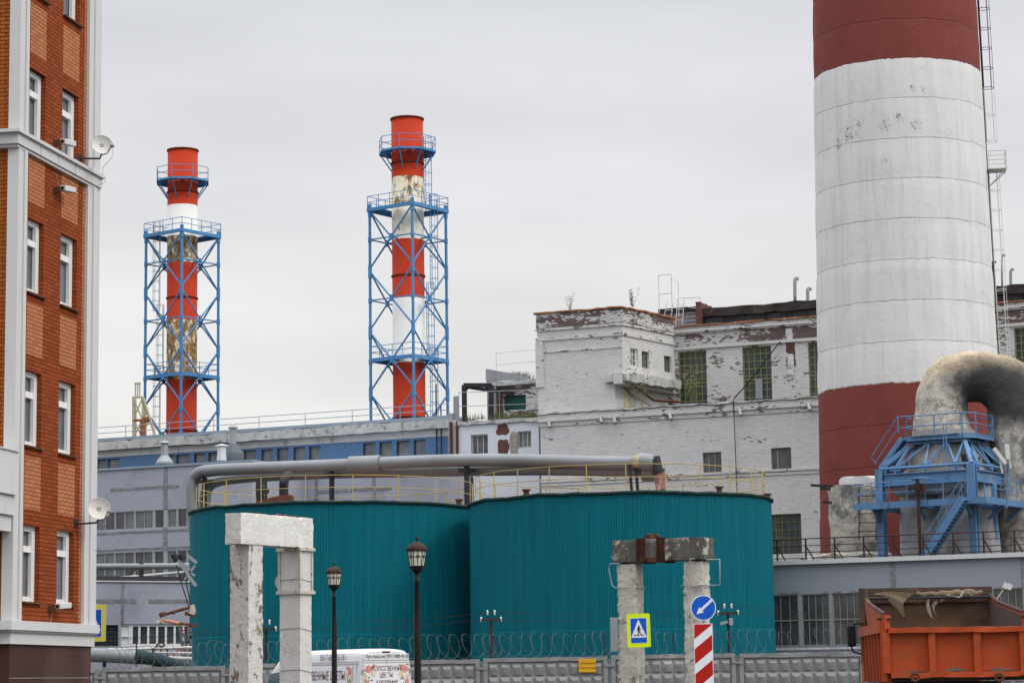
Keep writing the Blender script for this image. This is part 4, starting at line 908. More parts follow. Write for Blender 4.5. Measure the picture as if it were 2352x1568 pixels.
# valve group on the left tank roof
VG = thing('valve_group', 'dark valve and bent pipe on a wedge shaped housing on the left tank roof', 'valve', loc=at(640, 1158, 134))
q = MB(); q.tube(smooth_path([at(598, 1150, 134), at(596, 1120, 134), at(598, 1105, 134)], 4), .22, 10); q.bar(at(590, 1120, 134), at(610, 1120, 134), .06); q.bar(at(610, 1122, 133.8), at(610, 1132, 133.8), .2, n=10); q.build('valve', m_dark, VG)
q = MB(); q.tube(smooth_path([at(652, 1150, 134), at(652, 1112, 134), at(656, 1096, 134.3), at(664, 1092, 136)], 4), .26, 12); q.bar(at(644, 1108, 133.8), at(658, 1108, 133.8), .3, n=12); q.build('pipe', m_dark, VG)
q = MB(); q.prism([(at(590, 1150, 134).x, at(590, 1157, 134).z), (at(590, 1150, 134).x, at(590, 1152, 134).z), (at(650, 1137, 134).x, at(650, 1138, 134).z), (at(672, 1137, 134).x, at(672, 1138, 134).z), (at(672, 1137, 134).x, at(672, 1160, 134).z)], lambda u, v, d: Vector((u, d, v)), 133.4, 135); q.build('housing', m_rust, VG)
# brown roof peak plates between tanks
# ================================================================ PLASTERED DUCT ELBOW
m_duct = Mat('weathered_duct_plaster'); x, y, z = m_duct.xyz()
_c = m_duct.mix(m_duct.rng(m_duct.noise(1.3, 8, .75), .38, .62), (.60, .55, .46), (.29, .27, .235))
_c2 = m_duct.mix(m_duct.rng(m_duct.noise(1.2, 8, .75), .35, .65), (.60, .49, .33), (.33, .27, .19))
_f = m_duct.math('ADD', z, m_duct.math('MULTIPLY', m_duct.noise(.6, 6, .7), 3.0)); ZDUCT = at(2190, 868, 137).z
_cb = _c
_c = m_duct.mix(m_duct.rng(m_duct.noise(.7, 8, .75, m_duct.map((1, 1, .8), loc=(4, 4, 4))), .50, .60), _c, (.17, .17, .17))
_c = m_duct.mix(m_duct.rng(m_duct.noise(2.6, 8, .78), .63, .68), _c, (.11, .10, .09))
_c = m_duct.mix(m_duct.rng(m_duct.noise(1.7, 8, .78, m_duct.map((1, 1, .6), loc=(8, 1, 4))), .60, .66), _c, (.58, .57, .55))
_c = m_duct.mix(m_duct.rng(_f, ZDUCT+1.3, ZDUCT+1.6), _c, m_duct.mix(m_duct.rng(m_duct.noise(3.0, 8, .78, m_duct.map((1, 1, .5))), .58, .64), _c2, (.16, .13, .10)))
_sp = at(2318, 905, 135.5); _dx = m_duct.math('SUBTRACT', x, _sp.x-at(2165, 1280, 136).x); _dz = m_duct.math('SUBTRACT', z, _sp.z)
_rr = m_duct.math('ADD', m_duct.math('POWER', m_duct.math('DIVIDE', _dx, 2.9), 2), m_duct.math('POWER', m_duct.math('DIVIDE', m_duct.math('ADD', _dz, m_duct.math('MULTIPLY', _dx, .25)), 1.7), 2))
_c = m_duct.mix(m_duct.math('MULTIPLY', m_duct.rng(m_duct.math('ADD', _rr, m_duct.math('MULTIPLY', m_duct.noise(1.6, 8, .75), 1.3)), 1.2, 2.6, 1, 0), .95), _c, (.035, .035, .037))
_c = cracks(m_duct, _c, (.07, .06, .055), 1.1, .012, .9, 3); _c = cracks(m_duct, _c, (.09, .08, .07), 2.2, .012, .7, 8)
m_duct.bump(m_duct.math('ADD', m_duct.noise(2.0, 8, .7), m_duct.math('MULTIPLY', m_duct.noise(9, 6, .7), .4)), .18, .8); m_duct = m_duct.fin(_c, .95, 0, .15)
DU = thing('plastered_duct', 'giant cracked grey and ochre plastered duct bending over the blue steel frame', 'duct', loc=(at(2165, 1280, 136).x, 136, 0))
Yd = 137.0
lp = [(2164, 1002, 1.72), (2162, 985, 1.62), (2161, 950, 1.5), (2163, 918, 1.46), (2173, 890, 1.45), (2198, 871, 1.44), (2236, 865, 1.44), (2276, 871, 1.52), (2314, 892, 1.74), (2344, 932, 2.1), (2362, 985, 2.42), (2370, 1045, 2.6), (2372, 1120, 2.65), (2374, 1200, 2.7), (2374, 1330, 2.7)]
yd = [Yd]*5+[Yd-.1, Yd-.2, Yd-.3, Yd-.4, Yd-.4, Yd-.3, Yd-.2, Yd, Yd, Yd]
pts = [at(x, y, Yv) for (x, y, r), Yv in zip(lp, yd)]; rs = [r for *_, r in lp]
sp_ = smooth_path(pts, 6); rr_ = []
for i in range(len(rs)-1): rr_ += [rs[i]+(rs[i+1]-rs[i])*k/6 for k in range(6)]
rr_.append(rs[-1])
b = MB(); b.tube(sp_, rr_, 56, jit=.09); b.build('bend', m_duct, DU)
cD = at(2140, 1180, Yd+1.0); 
# ================================================================ BLUE SUPPORT FRAME
BF = Frame(2241, 131.8, 34); 
BS = thing('blue_support_frame', 'light blue steel support frame with railed platforms and stair under the plastered duct', 'steel frame', BF)
ZB = zc(2160, 840, .37004)
xL = BF.hit(2022, 1110)[0]; yR = BF.hitx(*ZB(990, 960), 0)[0]; yR = min(yR, 6.4)
zt_b = BF.hit(*ZB(735, 860))[1]; zb_b = zt_b-.95
zlow = BF.hit(*ZB(735, 1105))[1]; zroof = zg+.2
cxs = [(xL, 0), (0, 0), (0, yR), (xL, yR), (xL*.5, yR)]
for i, (x, y) in enumerate(cxs):
    q = MB()
    q.fbox(BF, x-.21, x+.21, y-.24, y-.16, 0, zt_b); q.fbox(BF, x-.21, x+.21, y+.16, y+.24, 0, zt_b); q.fbox(BF, x-.13, x+.13, y-.16, y+.16, 0, zt_b)
    q.build('column', m_blue, BS)
q = MB(); q.fbox(BF, 2.9, 3.3, yR-.2, yR+.2, 0, zlow); q.build('column', m_blue, BS)
q = MB(); q.fbox(BF, .0-.2, .2, yR*.5-.2, yR*.5+.2, 0, zb_b); q.build('column', m_blue, BS)
def ibeam(q, a, c, h, w_=.32):
    q.beam(a, c, .06, h); q.beam(a+Vector((0, 0, h/2)), c+Vector((0, 0, h/2)), w_, .05); q.beam(a-Vector((0, 0, h/2)), c-Vector((0, 0, h/2)), w_, .05)
P_ = BF.w
q = MB(); zm = zt_b-.62
ibeam(q, P_(xL+.22, 0, zm), P_(-.22, 0, zm), .62); ibeam(q, P_(0, .26, zm), P_(0, yR-.26, zm), .62); ibeam(q, P_(xL+.22, yR, zm), P_(-.22, yR, zm), .62); ibeam(q, P_(xL, .26, zm), P_(xL, yR-.26, zm), .62)
for fx in (.27, .72):
    for h_ in ((xL*fx, 0),): q.beam(P_(h_[0]-.12, -.04, zm+.05), P_(h_[0]+.0, -.04, zm+.05), .05, .22)
q.build('main_beam', m_blue, BS)
# upper platform
zup = BF.hit(*ZB(500, 655))[1]; pcx, pcy = xL*.44, yR*.46
ul = BF.hit(*ZB(290, 655), .9)[0]; ur_ = BF.hit(*ZB(665, 645), .9)[0]
ptsu = [(ul, .9), (ur_, .9), (ur_+.5, 1.6), (ur_+.5, 4.0), (ur_, 4.7), (ul, 4.7), (ul-.3, 4.0), (ul-.3, 1.5)]
q = MB()
for i in range(8):
    a, c = ptsu[i], ptsu[(i+1) % 8]; q.beam(P_(*a, zup-.12), P_(*c, zup-.12), .12, .26)
    q.beam(P_(a[0]*.85+pcx*.15, a[1]*.85+pcy*.15, zup), P_(c[0]*.85+pcx*.15, c[1]*.85+pcy*.15, zup), .8, .05)
q.build('platform', m_blue, BS, label='upper platform round the duct')
q = MB(); railing(q, [P_(*p, zup) for p in ptsu+ptsu[:1]], 1.15, .04, 1.9, 2, n=6, rr=.033); q.build('railing', m_blue, BS)
# raking truss between main beam and upper platform
q = MB(); bot = [(xL, 0), (0, 0), (0, yR), (xL, yR)]; top = [(ul+.15, 1.2), (ur_-.05, 1.2), (ur_-.05, yR-1.9), (ul+.15, yR-1.9)]; zbt = zt_b+.02; ztt = zup-.35
for i in range(4):
    a, c = bot[i], bot[(i+1) % 4]; e_, f_ = top[i], top[(i+1) % 4]
    A, C, E, G_ = P_(*a, zbt), P_(*c, zbt), P_(*e_, ztt), P_(*f_, ztt)
    q.beam(A, E, .22, .24); q.bar(A, C, .09, n=8); q.beam(E, G_, .16, .16)
    n_ = 3; B_ = [A.lerp(C, (k+.5)/n_*.98+.01) for k in range(n_)]; Tt = [E.lerp(G_, k/n_) for k in range(n_+1)]
    for k in range(n_):
        q.beam(Tt[k], B_[k], .12, .12); q.beam(B_[k], Tt[k+1], .12, .12)
        q.beam(B_[k]-(C-A).normalized()*.32, B_[k]+(C-A).normalized()*.32, .1, .3)
        q.beam(B_[k], B_[k]-Vector((0, 0, .32)), .12, .12)
    q.beam(A.lerp(E, .03), A.lerp(C, .08), .12, .45)
q.build('raking_truss', m_blue, BS)
# side ladder stair at the left of the upper platform
q = MB(); s0 = P_(xL-.1, .6, zt_b+.1); s1 = P_(ul-.4, 1.4, zup)
for o_ in (-.3, .3): q.beam(s0+BF.ey*o_, s1+BF.ey*o_, .07, .26)
for k in range(1, 14): c = s0.lerp(s1, k/14); q.beam(c-BF.ey*.3, c+BF.ey*.3, .22, .04)
q.build('stair', m_blue, BS)
q = MB()
def zbp(x, y, ly=.3): u, v = BF.hit(*ZB(x, y), ly); return P_(u, ly, v)
for o_ in (.0, .7):
    q.tube([zbp(300, 540, .3+o_), zbp(228, 545, .3+o_), zbp(45, 820, .3+o_), zbp(85, 862, .3+o_)], .035, 6); q.tube([zbp(300, 615, .3+o_), zbp(232, 622, .3+o_), zbp(80, 850, .3+o_)], .03, 6)
q.bar(zbp(228, 545), zbp(232, 655), .035); q.build('stair_rail', m_blue, BS)
# lower platform and rail
xl_ = BF.hit(1966, 1160, -1.0)[0]; zlo = zlow
q = MB(); q.fbox(BF, xl_, 1.2, -1.15, -.26, zlo-.1, zlo); q.fbox(BF, xl_, 1.25, -1.24, -1.16, zlo-.3, zlo+.06); q.fbox(BF, .26, 1.2, -.25, 9, zlo-.1, zlo); q.fbox(BF, 1.21, 1.28, -1.16, 9, zlo-.3, zlo+.06)
for x in (xL, xL*.5, 0): q.beam(P_(x, -1.1, zlo-.2), P_(x, -.2, zlo-.95), .14, .14); q.beam(P_(x, -1.1, zlo-.2), P_(x, yR, zlo-.2), .2, .3)
for y in (1.5, 4, 6.5): q.beam(P_(1.2, y, zlo-.2), P_(.2, y, zlo-1.0), .14, .14)
q.build('platform', m_blue, BS, label='lower walkway with stair opening')
q = MB(); railing(q, [P_(xl_, -1.2, zlo), P_(-1.2, -1.2, zlo)], 1.15, .026, 1.1, 2, n=5, rr=.024); railing(q, [P_(1.2, -1.2, zlo), P_(1.2, 9, zlo)], 1.15, .026, 1.1, 2, n=5, rr=.024); railing(q, [P_(xl_, -1.2, zlo), P_(xl_, -.3, zlo)], 1.15, .032, None, 2, n=5); q.build('railing', m_blue, BS)
# main stair
st = P_(*BF.hit(*ZB(680, 1110), -1.5)[:1], -1.5, zlo); sb_x = BF.hit(*ZB(420, 1490), -1.5)[0]; sb = P_(sb_x, -1.5, BF.hit(*ZB(420, 1500), -1.5)[1])
q = MB()
for o_ in (-.35, .35): q.beam(st+BF.ey*o_, sb+BF.ey*o_, .06, .42)
for k in range(0, 17): c = st.lerp(sb, (k+.5)/17); q.beam(c-BF.ey*.34, c+BF.ey*.34, .3, .04)
q.build('stair', m_blue, BS)
q = MB()
for o_ in (-.38, .38):
    for h_ in (1.0, .5): q.bar(st+BF.ey*o_+Vector((0, 0, h_)), sb+BF.ey*o_+Vector((0, 0, h_)), .028, n=5)
    for k in range(6): c = st.lerp(sb, k/5)+BF.ey*o_; q.bar(c, c+Vector((0, 0, 1.0)), .022, n=5)
q.build('stair_rail', m_blue, BS)
# thin mast tubes standing before the truss
q = MB()
for px in (2168, 2174): a = at(px, 1072, 130.9); q.bar(a, at(px-1, 975, 130.9), .03)
q.bar(at(2313, 1165, 131), at(2316, 1040, 131), .06); q.build('rod', m_blue, BS)
# two white flood lights
for k, (px, py) in enumerate(((2296, 1048), (2315, 1038))):
    g = MB(); a = at(px, py, 130.6); g.beam(a-Vector((.3 if k == 0 else .05, 0, -.45)), a+Vector((.3 if k == 0 else 0, 0, -.4)), .28, .2); g.bar(a, a+Vector((.1, 0, -.9)), .05)
    single(recentre(g.build('flood_light', m_panel), a), ('white floodlight tilted down-right on the blue frame', 'white floodlight standing upright on the blue frame beside the tilted one')[k], 'flood light', 'white floodlights on the blue frame')
# rusty pipe with valve wheel
m_brn = paint('dark_brown_paint', (.06, .028, .022), .8, var=.3)
RV = thing('valve_riser', 'brown riser pipe with valves and blue handwheel in front of the blue frame', 'valve', loc=P_(xL*.42, -1.5, zroof))
vx = BF.hit(*ZB(370, 1200), -1.45)[0]
q = MB(); q.bar(P_(vx, -1.45, zroof), P_(vx, -1.45, zlo+1.2), .09, n=10); q.build('riser', m_brn, RV)
q = MB(); q.bar(P_(vx-.05, -1.45, zlo+.75), P_(vx-.5, -1.45, zlo+.72), .07, n=10); q.bar(P_(vx-.5, -1.45, zlo+.58), P_(vx-.5, -1.45, zlo+.88), .09, n=10); q.bar(P_(vx, -1.45, zlo+.55), P_(vx, -1.45, zlo+.98), .17, n=10); q.bar(P_(vx+.3, -1.4, zlo+.4), P_(vx+.3, -1.4, zlo+.95), .1, n=10); q.bar(P_(vx, -1.45, zlo+.7), P_(vx+.3, -1.45, zlo+.7), .06, n=10); q.build('valve', m_brn, RV)
q = MB(); q.tube([P_(vx+.2+.5*math.cos(2*math.pi*k/20), -1.45+.5*math.sin(2*math.pi*k/20), zlo+1.2) for k in range(20)], .045, 6, closed=True); q.bar(P_(vx-.3, -1.45, zlo+1.2), P_(vx+.7, -1.45, zlo+1.2), .03); q.build('handwheel', m_blue, RV)
# plaster masses below the frame
m_ducta = Mat('streaky_grey_plaster'); x, y, z = m_ducta.xyz()
_c = m_ducta.mix(m_ducta.rng(m_ducta.noise(.45, 6, .6), .35, .65), (.40, .40, .41), (.16, .16, .165)); _c = m_ducta.mix(m_ducta.rng(m_ducta.noise(1.2, 8, .75, m_ducta.map((1, 1, .4))), .55, .7), _c, (.46, .44, .42))
m_ducta.bump(m_ducta.noise(2.5, 7, .7), .08, .6); m_ducta = m_ducta.fin(_c, .95, 0, .15)
q = MB(); cc = P_(xL*.5, yR*.55, 0)
q.lathe([(1.62, zup+.4), (1.75, zup-.6), (2.1, zt_b+.6), (2.3, zt_b-1.2)][::-1], 40, cc, True, lambda r_, z_, k, t: r_+.1*noise.noise(Vector((math.cos(t)*3, math.sin(t)*3, z_))), caps=False); q.build('tapered_duct', paint('tan_grey_plaster', (.27, .255, .235), .95, var=.2, vs=.7, dirt=(.15, .14, .13), amt=.3, streak=True, bump=.03, bs=6), DU)
q = MB(); q.lathe([(1.68, zup-.5), (1.78, zup-.45), (1.82, zup-.05), (1.66, zup+.0)], 40, cc, True, lambda r_, z_, k, t: r_+.12*noise.noise(Vector((math.cos(t)*7, math.sin(t)*7, z_))), caps=False); q.build('rusty_collar', m_rust, DU)
for fx, w_, zz_ in ((.72, 1.45, zlo+2.2), (.30, 1.75, zlo+2.1)):
    q = MB(); cc2 = P_(xL*fx, yR*.5, 0); q.lathe([(w_*1.12, 0), (w_*1.12, zlo-3.2), (w_, zlo-.5), (w_*.95, zz_-.4), (w_*.6, zz_)], 36, cc2, True, lambda r_, z_, k, t: r_+.14*noise.noise(Vector((math.cos(t)*2, math.sin(t)*2, z_*.6))), caps=True); q.build('lower_duct', m_ducta, DU)
q = MB(); q.tube([P_(xL+.6, .9, zlo+1.0), P_(-.3, .9, zlo+1.1)], .55, 20, jit=.1); q.build('cross_duct', m_ducta, DU)
for px_ in (.42, -.5): pass
q = MB(); q.rough_box(lambda u, v, d: P_(u, d, v), xL+1.6, xL+4.9, zlo+1.35, zlo+2.7, 1.5, 4.5, .3, .12, .8, True); q.build('blackened_neck', paint('soot_black_plaster', (.06, .06, .06), .95, var=.4), DU)
# big plaster block at left, attached to chimney base
BL = thing('plaster_block', 'rough stained plaster and concrete flue block at the red chimney base', 'flue block', loc=(at(1955, 1280, 141).x, 141, 0))
q = MB(); bx0 = at(1912, 1200, 140.3).x; bx1 = at(2040, 1200, 140.3).x; bz = at(1950, 1112, 140.3).z
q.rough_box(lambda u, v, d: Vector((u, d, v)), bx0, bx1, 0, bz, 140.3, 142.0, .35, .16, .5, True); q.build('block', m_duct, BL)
q = MB(); q.rough_box(lambda u, v, d: Vector((u, d, v)), at(1936, 1100, 141).x, at(2030, 1100, 141).x, bz-.3, at(1970, 1091, 141).z, 140.9, 143.5, .35, .12, .6, True); q.build('white_cap', m_panel, BL)
q = MB(); z_ = at(1900, 1114, 138.8).z
for y_, x0_, x1_, r_ in ((1114, 1862, 1912, .1), (1121, 1885, 1908, .12), (1152, 1890, 1910, .1)): q.beam(at(x0_, y_, 140.1), at(x1_, y_+2, 140.1), .22, .14)
q.build('stub_beam', m_dark, BL)
q = MB(); lx0 = at(1995, 1200, 138.6)
ladder(q, at(1993, 1240, 139.9), at(1993, 1118, 139.9), (1, 0, 0), 1.0, .45, .04); q.build('ladder', m_rust, BL)
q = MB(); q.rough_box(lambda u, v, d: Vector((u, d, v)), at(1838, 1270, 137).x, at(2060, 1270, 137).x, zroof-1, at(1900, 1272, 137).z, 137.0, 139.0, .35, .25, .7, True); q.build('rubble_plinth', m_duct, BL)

# ================================================================ BRICK BUILDING at the left edge
NB = Frame(33.5, 45, -79.0, py=700)
NBt = thing('brick_apartment_building', 'tall orange brick apartment building with white corner pilasters and cornices at the left edge', 'building', NB)
TS = NB.T(0)             # side face (u = along, away from camera)
ZA = zc(0, 0, .30625); ZN = zc(0, 1080, .39513); ZK = zc(0, 850, .54650); ZM = zc(0, 0, .54842)
uF = NB.hit(215, 900)[0]; uf0 = NB.hit(190, 900)[0]; uN = NB.hit(49, 900)[0]
# windows of the side face: (left, top, right, bottom) of the opening in overview px
wl = [(69, 150, 103, 328), (61, 495, 99, 679), (57, 847, 97, 1032), (53, 1193, 91, 1384)]
wr_ = [(143, 195, 178, 372), (138, 532, 176, 712), (135, 872, 174, 1048), (130, 1209, 170, 1392)]
lu = sum(NB.hit(x0, (y0+y1)/2)[0] for x0, y0, x1, y1 in wl)/4; lw = sum(NB.hit(x1, (y0+y1)/2)[0]-NB.hit(x0, (y0+y1)/2)[0] for x0, y0, x1, y1 in wl)/4
ru = sum(NB.hit(x0, (y0+y1)/2)[0] for x0, y0, x1, y1 in wr_)/4; rw = sum(NB.hit(x1, (y0+y1)/2)[0]-NB.hit(x0, (y0+y1)/2)[0] for x0, y0, x1, y1 in wr_)/4
def hz(x, y): return NB.hit(x, y)[1]
floors = []
for (x0, y0, x1, y1) in wr_: floors.append((hz(x0+4, y1-8), hz(x0+4, y0+5)))
fh = (floors[0][0]-floors[3][0])/3
zb3 = sum(f[0]+fh*i for i, f in enumerate(floors))/4; wh = sum(f[1]-f[0] for f in floors)/4
zfl = [zb3-fh*i for i in range(-3, 4)]
hol = [(u, u+w_, z_, z_+wh) for z_ in zfl for u, w_ in ((lu, lw), (ru, rw))]
zcor = hz(125, 405); zc_t, zc_b = hz(220, 403), hz(222, 440)
zbt_, zbb = hz(210, 1437), hz(210, 1470)
ZTOP = zfl[0]+wh+1.5
b = MB(); b.wall(TS, 0, uF, zbt_, ZTOP, hol, .26); b.build('brick_wall', m_red_brick, NBt)
b = MB(); b.wall(NB.TL(0), 0, 9, zbt_, ZTOP, [], .2); b.quad(NB.w(uF, 0, 0), NB.w(uF, 9, 0), NB.w(uF, 9, ZTOP), NB.w(uF, 0, ZTOP)); b.quad(NB.w(0, 9, 0), NB.w(uF, 9, 0), NB.w(uF, 9, ZTOP), NB.w(0, 9, ZTOP)); b.quad(NB.w(0, 0, ZTOP), NB.w(uF, 0, ZTOP), NB.w(uF, 9, ZTOP), NB.w(0, 9, ZTOP)); b.build('brick_wall', brick('warm_orange_brick', (.40, .115, .025), (.32, .085, .02), (.08, .03, .010), .25, .078, .010, gamt=0, bump=.008), NBt)
for i, z_ in enumerate(zfl[:-1]):
    if z_-(fh-wh) < zbt_+.5: continue
    zt__ = z_-.20; zb__ = z_-(fh-wh)+.30
    for u, w_ in ((lu, lw), (ru, rw)):
        b = MB(); b.boxT(TS, u+.0, u+w_, zb__, zt__, -.006, .0); b.build('pale_brick_panel', m_light_brick, NBt)
b = MB(); ps0 = ru+rw+.28
for i in range(24): 
    b.boxT(TS, ps0, uf0, zbt_+i*.9, zbt_+i*.9+.9, -.006, .0)
b.build('pale_brick_strip', m_light_brick, NBt)
m_revb = m_red_brick
for h in hol:
    if h[2] > hz(0, -30)+4: continue
    u0, u1, v0, v1 = h; o = None
    q = MB(); fr_ = .10; d = .15
    q.boxT(TS, u0, u0+fr_, v0, v1, d-.05, d+.03); q.boxT(TS, u1-fr_, u1, v0, v1, d-.05, d+.03); q.boxT(TS, u0+fr_, u1-fr_, v0, v0+fr_, d-.05, d+.03); q.boxT(TS, u0+fr_, u1-fr_, v1-fr_, v1, d-.05, d+.03)
    vm = v0+(v1-v0)*.70; q.boxT(TS, u0+fr_, u1-fr_, vm-.07, vm+.05, d-.055, d+.03)
    q.boxT(TS, u0+.16, u0+.2, v0+fr_, v1-fr_, d-.07, d); q.boxT(TS, u1-.2, u1-.16, v0+fr_, v1-fr_, d-.07, d)
    o = q.build('window', m_upvc, NBt)
    q = MB(); q.boxT(TS, u0+.02, u1-.02, v0+.02, v1-.02, d+.03, d+.05); q.build('pane', m_glassg, o)
    q = MB(); q.boxT(TS, u0-.03, u1+.06, v0-.04, v0-.003, -.06, .14); q.build('sill', m_rust, o)
def pil(q, u0, u1, z0, z1, far=False):
    q.fbox(NB, u0, u1, -.07, -.008, z0, z1); q.fbox(NB, u0+(u1-u0)*.42, u1-(u1-u0)*.30, -.10, -.0705, z0, z1)
q = MB()
for z0, z1 in ((zbt_, zc_b), (zc_t, ZTOP)):
    pil(q, uf0, uF+.0, z0, z1); q.fbox(NB, uF+.003, uF+.07, -.07, .9, z0, z1)
q.build('pilaster', m_panel, NBt)
q = MB(); uL = NB.hitx(20, 900, 0)[0]
for z0, z1 in ((zbt_, zc_b), (zc_t, ZTOP)):
    q.fbox(NB, 0.003, uN, -.07, -.008, z0, z1); q.fbox(NB, uN*.45, uN*.75, -.1, -.071, z0, z1); q.fbox(NB, -.07, .0, -.07, max(.15, uL), z0, z1)
q.build('pilaster', m_panel, NBt)
# joints on pilasters
q = MB()
def corn(q, z0, z1, o): q.fbox(NB, -o, uF+o*.3+.02, -o*.55, .3, z0, z1); q.fbox(NB, -o-.002, .25, -o*.55+.003, 9, z0+.002, z1-.002); q.fbox(NB, uF-.3, uF+o*.3+.023, .2, 9, z0+.003, z1-.003)
hc = zc_t-zc_b
corn(q, zc_b, zc_b+hc*.18, .14); corn(q, zc_b+hc*.18, zc_b+hc*.8, .20); corn(q, zc_b+hc*.8, zc_t, .30); q.build('cornice', m_panel, NBt)
q = MB(); hb = zbt_-zbb
corn(q, zbb-.12, zbb+.1, .10); corn(q, zbb+.1, zbt_-.15, .18); corn(q, zbt_-.15, zbt_+.02, .26); q.build('base_cornice', m_panel, NBt)
q = MB()
for k in range(1, 5):
    u = uF*k/4.6; q = MB(); q.fbox(NB, u, u+.015, -.113, -.105, zc_b+hc*.2, zc_b+hc*.79); q.build('cornice_joint', m_joint, NBt); q = MB(); q.fbox(NB, u, u+.015, -.102, -.09, zbb+.1, zbt_-.15); q.build('base_cornice_joint', m_joint, NBt)
q = MB(); q.fbox(NB, 0, uF, 0.003, 9, 0, zbb-.122); q.build('granite_plinth', m_granite, NBt)
q = MB()
for z_ in (zbb-.75, zbb-1.5): q = MB(); q.fbox(NB, 0, uF, -.002, .002, z_, z_+.012); q.build('plinth_joint', m_joint, NBt)
# balcony on the front-left face
q = MB(); by = NB.hitx(48, 1080, -1.0)[0]; bz0, bz1 = at(20, 1198, 44).z, at(20, 1028, 44).z
q.fbox(NB, -1.0, -.1, -.16, 4, bz1-.8, bz1); q.fbox(NB, -.9, -.1, -.10, 4, bz0+.18, bz1-.802); q.fbox(NB, -.8, -.1, -.04, 4, bz0-.12, bz0+.178); q.fbox(NB, -1.04, -.1, -.19, 4, bz1+.002, bz1+.03)
q.build('balcony', m_panel, NBt)
# dishes
def dish(name, lab, px, py, r_, Y, tilt):
    c = at(px, py, Y); g = thing(name, lab, 'satellite dish', loc=c, group='satellite dishes on the brick corner')
    n = Vector((.28, -.93, .22)).normalized(); a = n.orthogonal().normalized(); bb = n.cross(a)
    vs = [c-n*.05]; fs = []; N = 32
    for j in range(1, 7):
        rr = r_*j/6
        for k in range(N): t = 2*math.pi*k/N; vs.append(c+(a*math.cos(t)+bb*math.sin(t))*rr+n*(.07*(j/6)**2-.05))
    for k in range(N): fs.append((0, 1+k, 1+(k+1) % N))
    for j in range(5):
        for k in range(N): fs.append((1+j*N+k, 1+j*N+(k+1) % N, 1+(j+1)*N+(k+1) % N, 1+(j+1)*N+k))
    q = MB(); q.add(vs, fs, True); q.tube([vs[1+5*N+k] for k in range(N)], .006, 5, closed=True); q.build('reflector', paint('cream_dish_enamel', (.60, .60, .55), .5, var=.05), g)
    q = MB(); f_ = c+n*.26+Vector((.16, 0, -.13)); q.tube([c+Vector((.02, .02, -r_)), c+n*.1+Vector((.1, 0, -r_*1.05)), f_], .012, 6); q.bar(f_-n*.03, f_+n*.08, .03, n=10); q.beam(f_+Vector((0, 0, .02)), f_+Vector((.05, 0, -.03)), .05); q.build('feed_arm', m_greysteel, g)
    q = MB(); wp = NB.w(uF-.95, 0, c.z-.28); q.tube([wp, wp+Vector((.12, -.06, -.02)), c+Vector((-.05, .06, -.27)), c+Vector((0, .10, -.12)), c-n*.085], .02, 8); q.beam(wp, wp+Vector((.03, -.02, .0)), .1, .16); q.build('bracket', m_dark, g)
    q = MB(); q.tube(smooth_path([f_, f_+Vector((.02, .05, -.2)), c+Vector((.02, 0, -.5)), c+Vector((.08, 0, -.75)), c+Vector((-.1, .1, -.82))], 4), .005, 4); q.build('lead', m_greysteel, g)
YD = (NB.w(uF, 0, 0)).y-.9
dish('satellite_dish', 'upper white satellite dish at the brick building corner beside the main cornice', 234, 333, .205, YD, 0)
dish('satellite_dish', 'lower yellowish satellite dish on the brick building corner in front of the lavender wall', 227, 1168, .22, YD, 0)
for k, (px, py, lab) in enumerate(((140, 326, 'white surveillance camera just above the main cornice'), (140, 433, 'white surveillance camera just below the main cornice'), (128, 1392, 'white surveillance camera above the granite base'))):
    u, v = NB.hit(px-14, py); g = thing('surveillance_camera', lab, 'camera', loc=NB.w(u, 0, v), rz=-NB.a, group='surveillance cameras on the brick wall')
    q = MB(); p0 = NB.w(u, -.16, v+.0); d = (NB.ex*.95-NB.ey*.16).normalized(); q.beam(p0, p0+d*.42+Vector((0, 0, .03)), .13, .11); q.build('housing', m_panel, g, bevel=.012)
    q = MB(); q.bar(p0-d*.01, p0+d*.02, .035, n=10); q.build('lens', m_black, g)
    q = MB(); q.beam(NB.w(u-.05, -.0, v-.05), NB.w(u-.05, -.14, v-.03), .06, .12); q.build('bracket', m_rust, g)
    q = MB(); q.tube([NB.w(u, -.02, v+(.3 if k == 1 else -.3)), NB.w(u+.06, -.03, v+(.15 if k == 1 else -.15)), NB.w(u, -.1, v)], .008, 4); q.build('lead', m_greysteel, g)

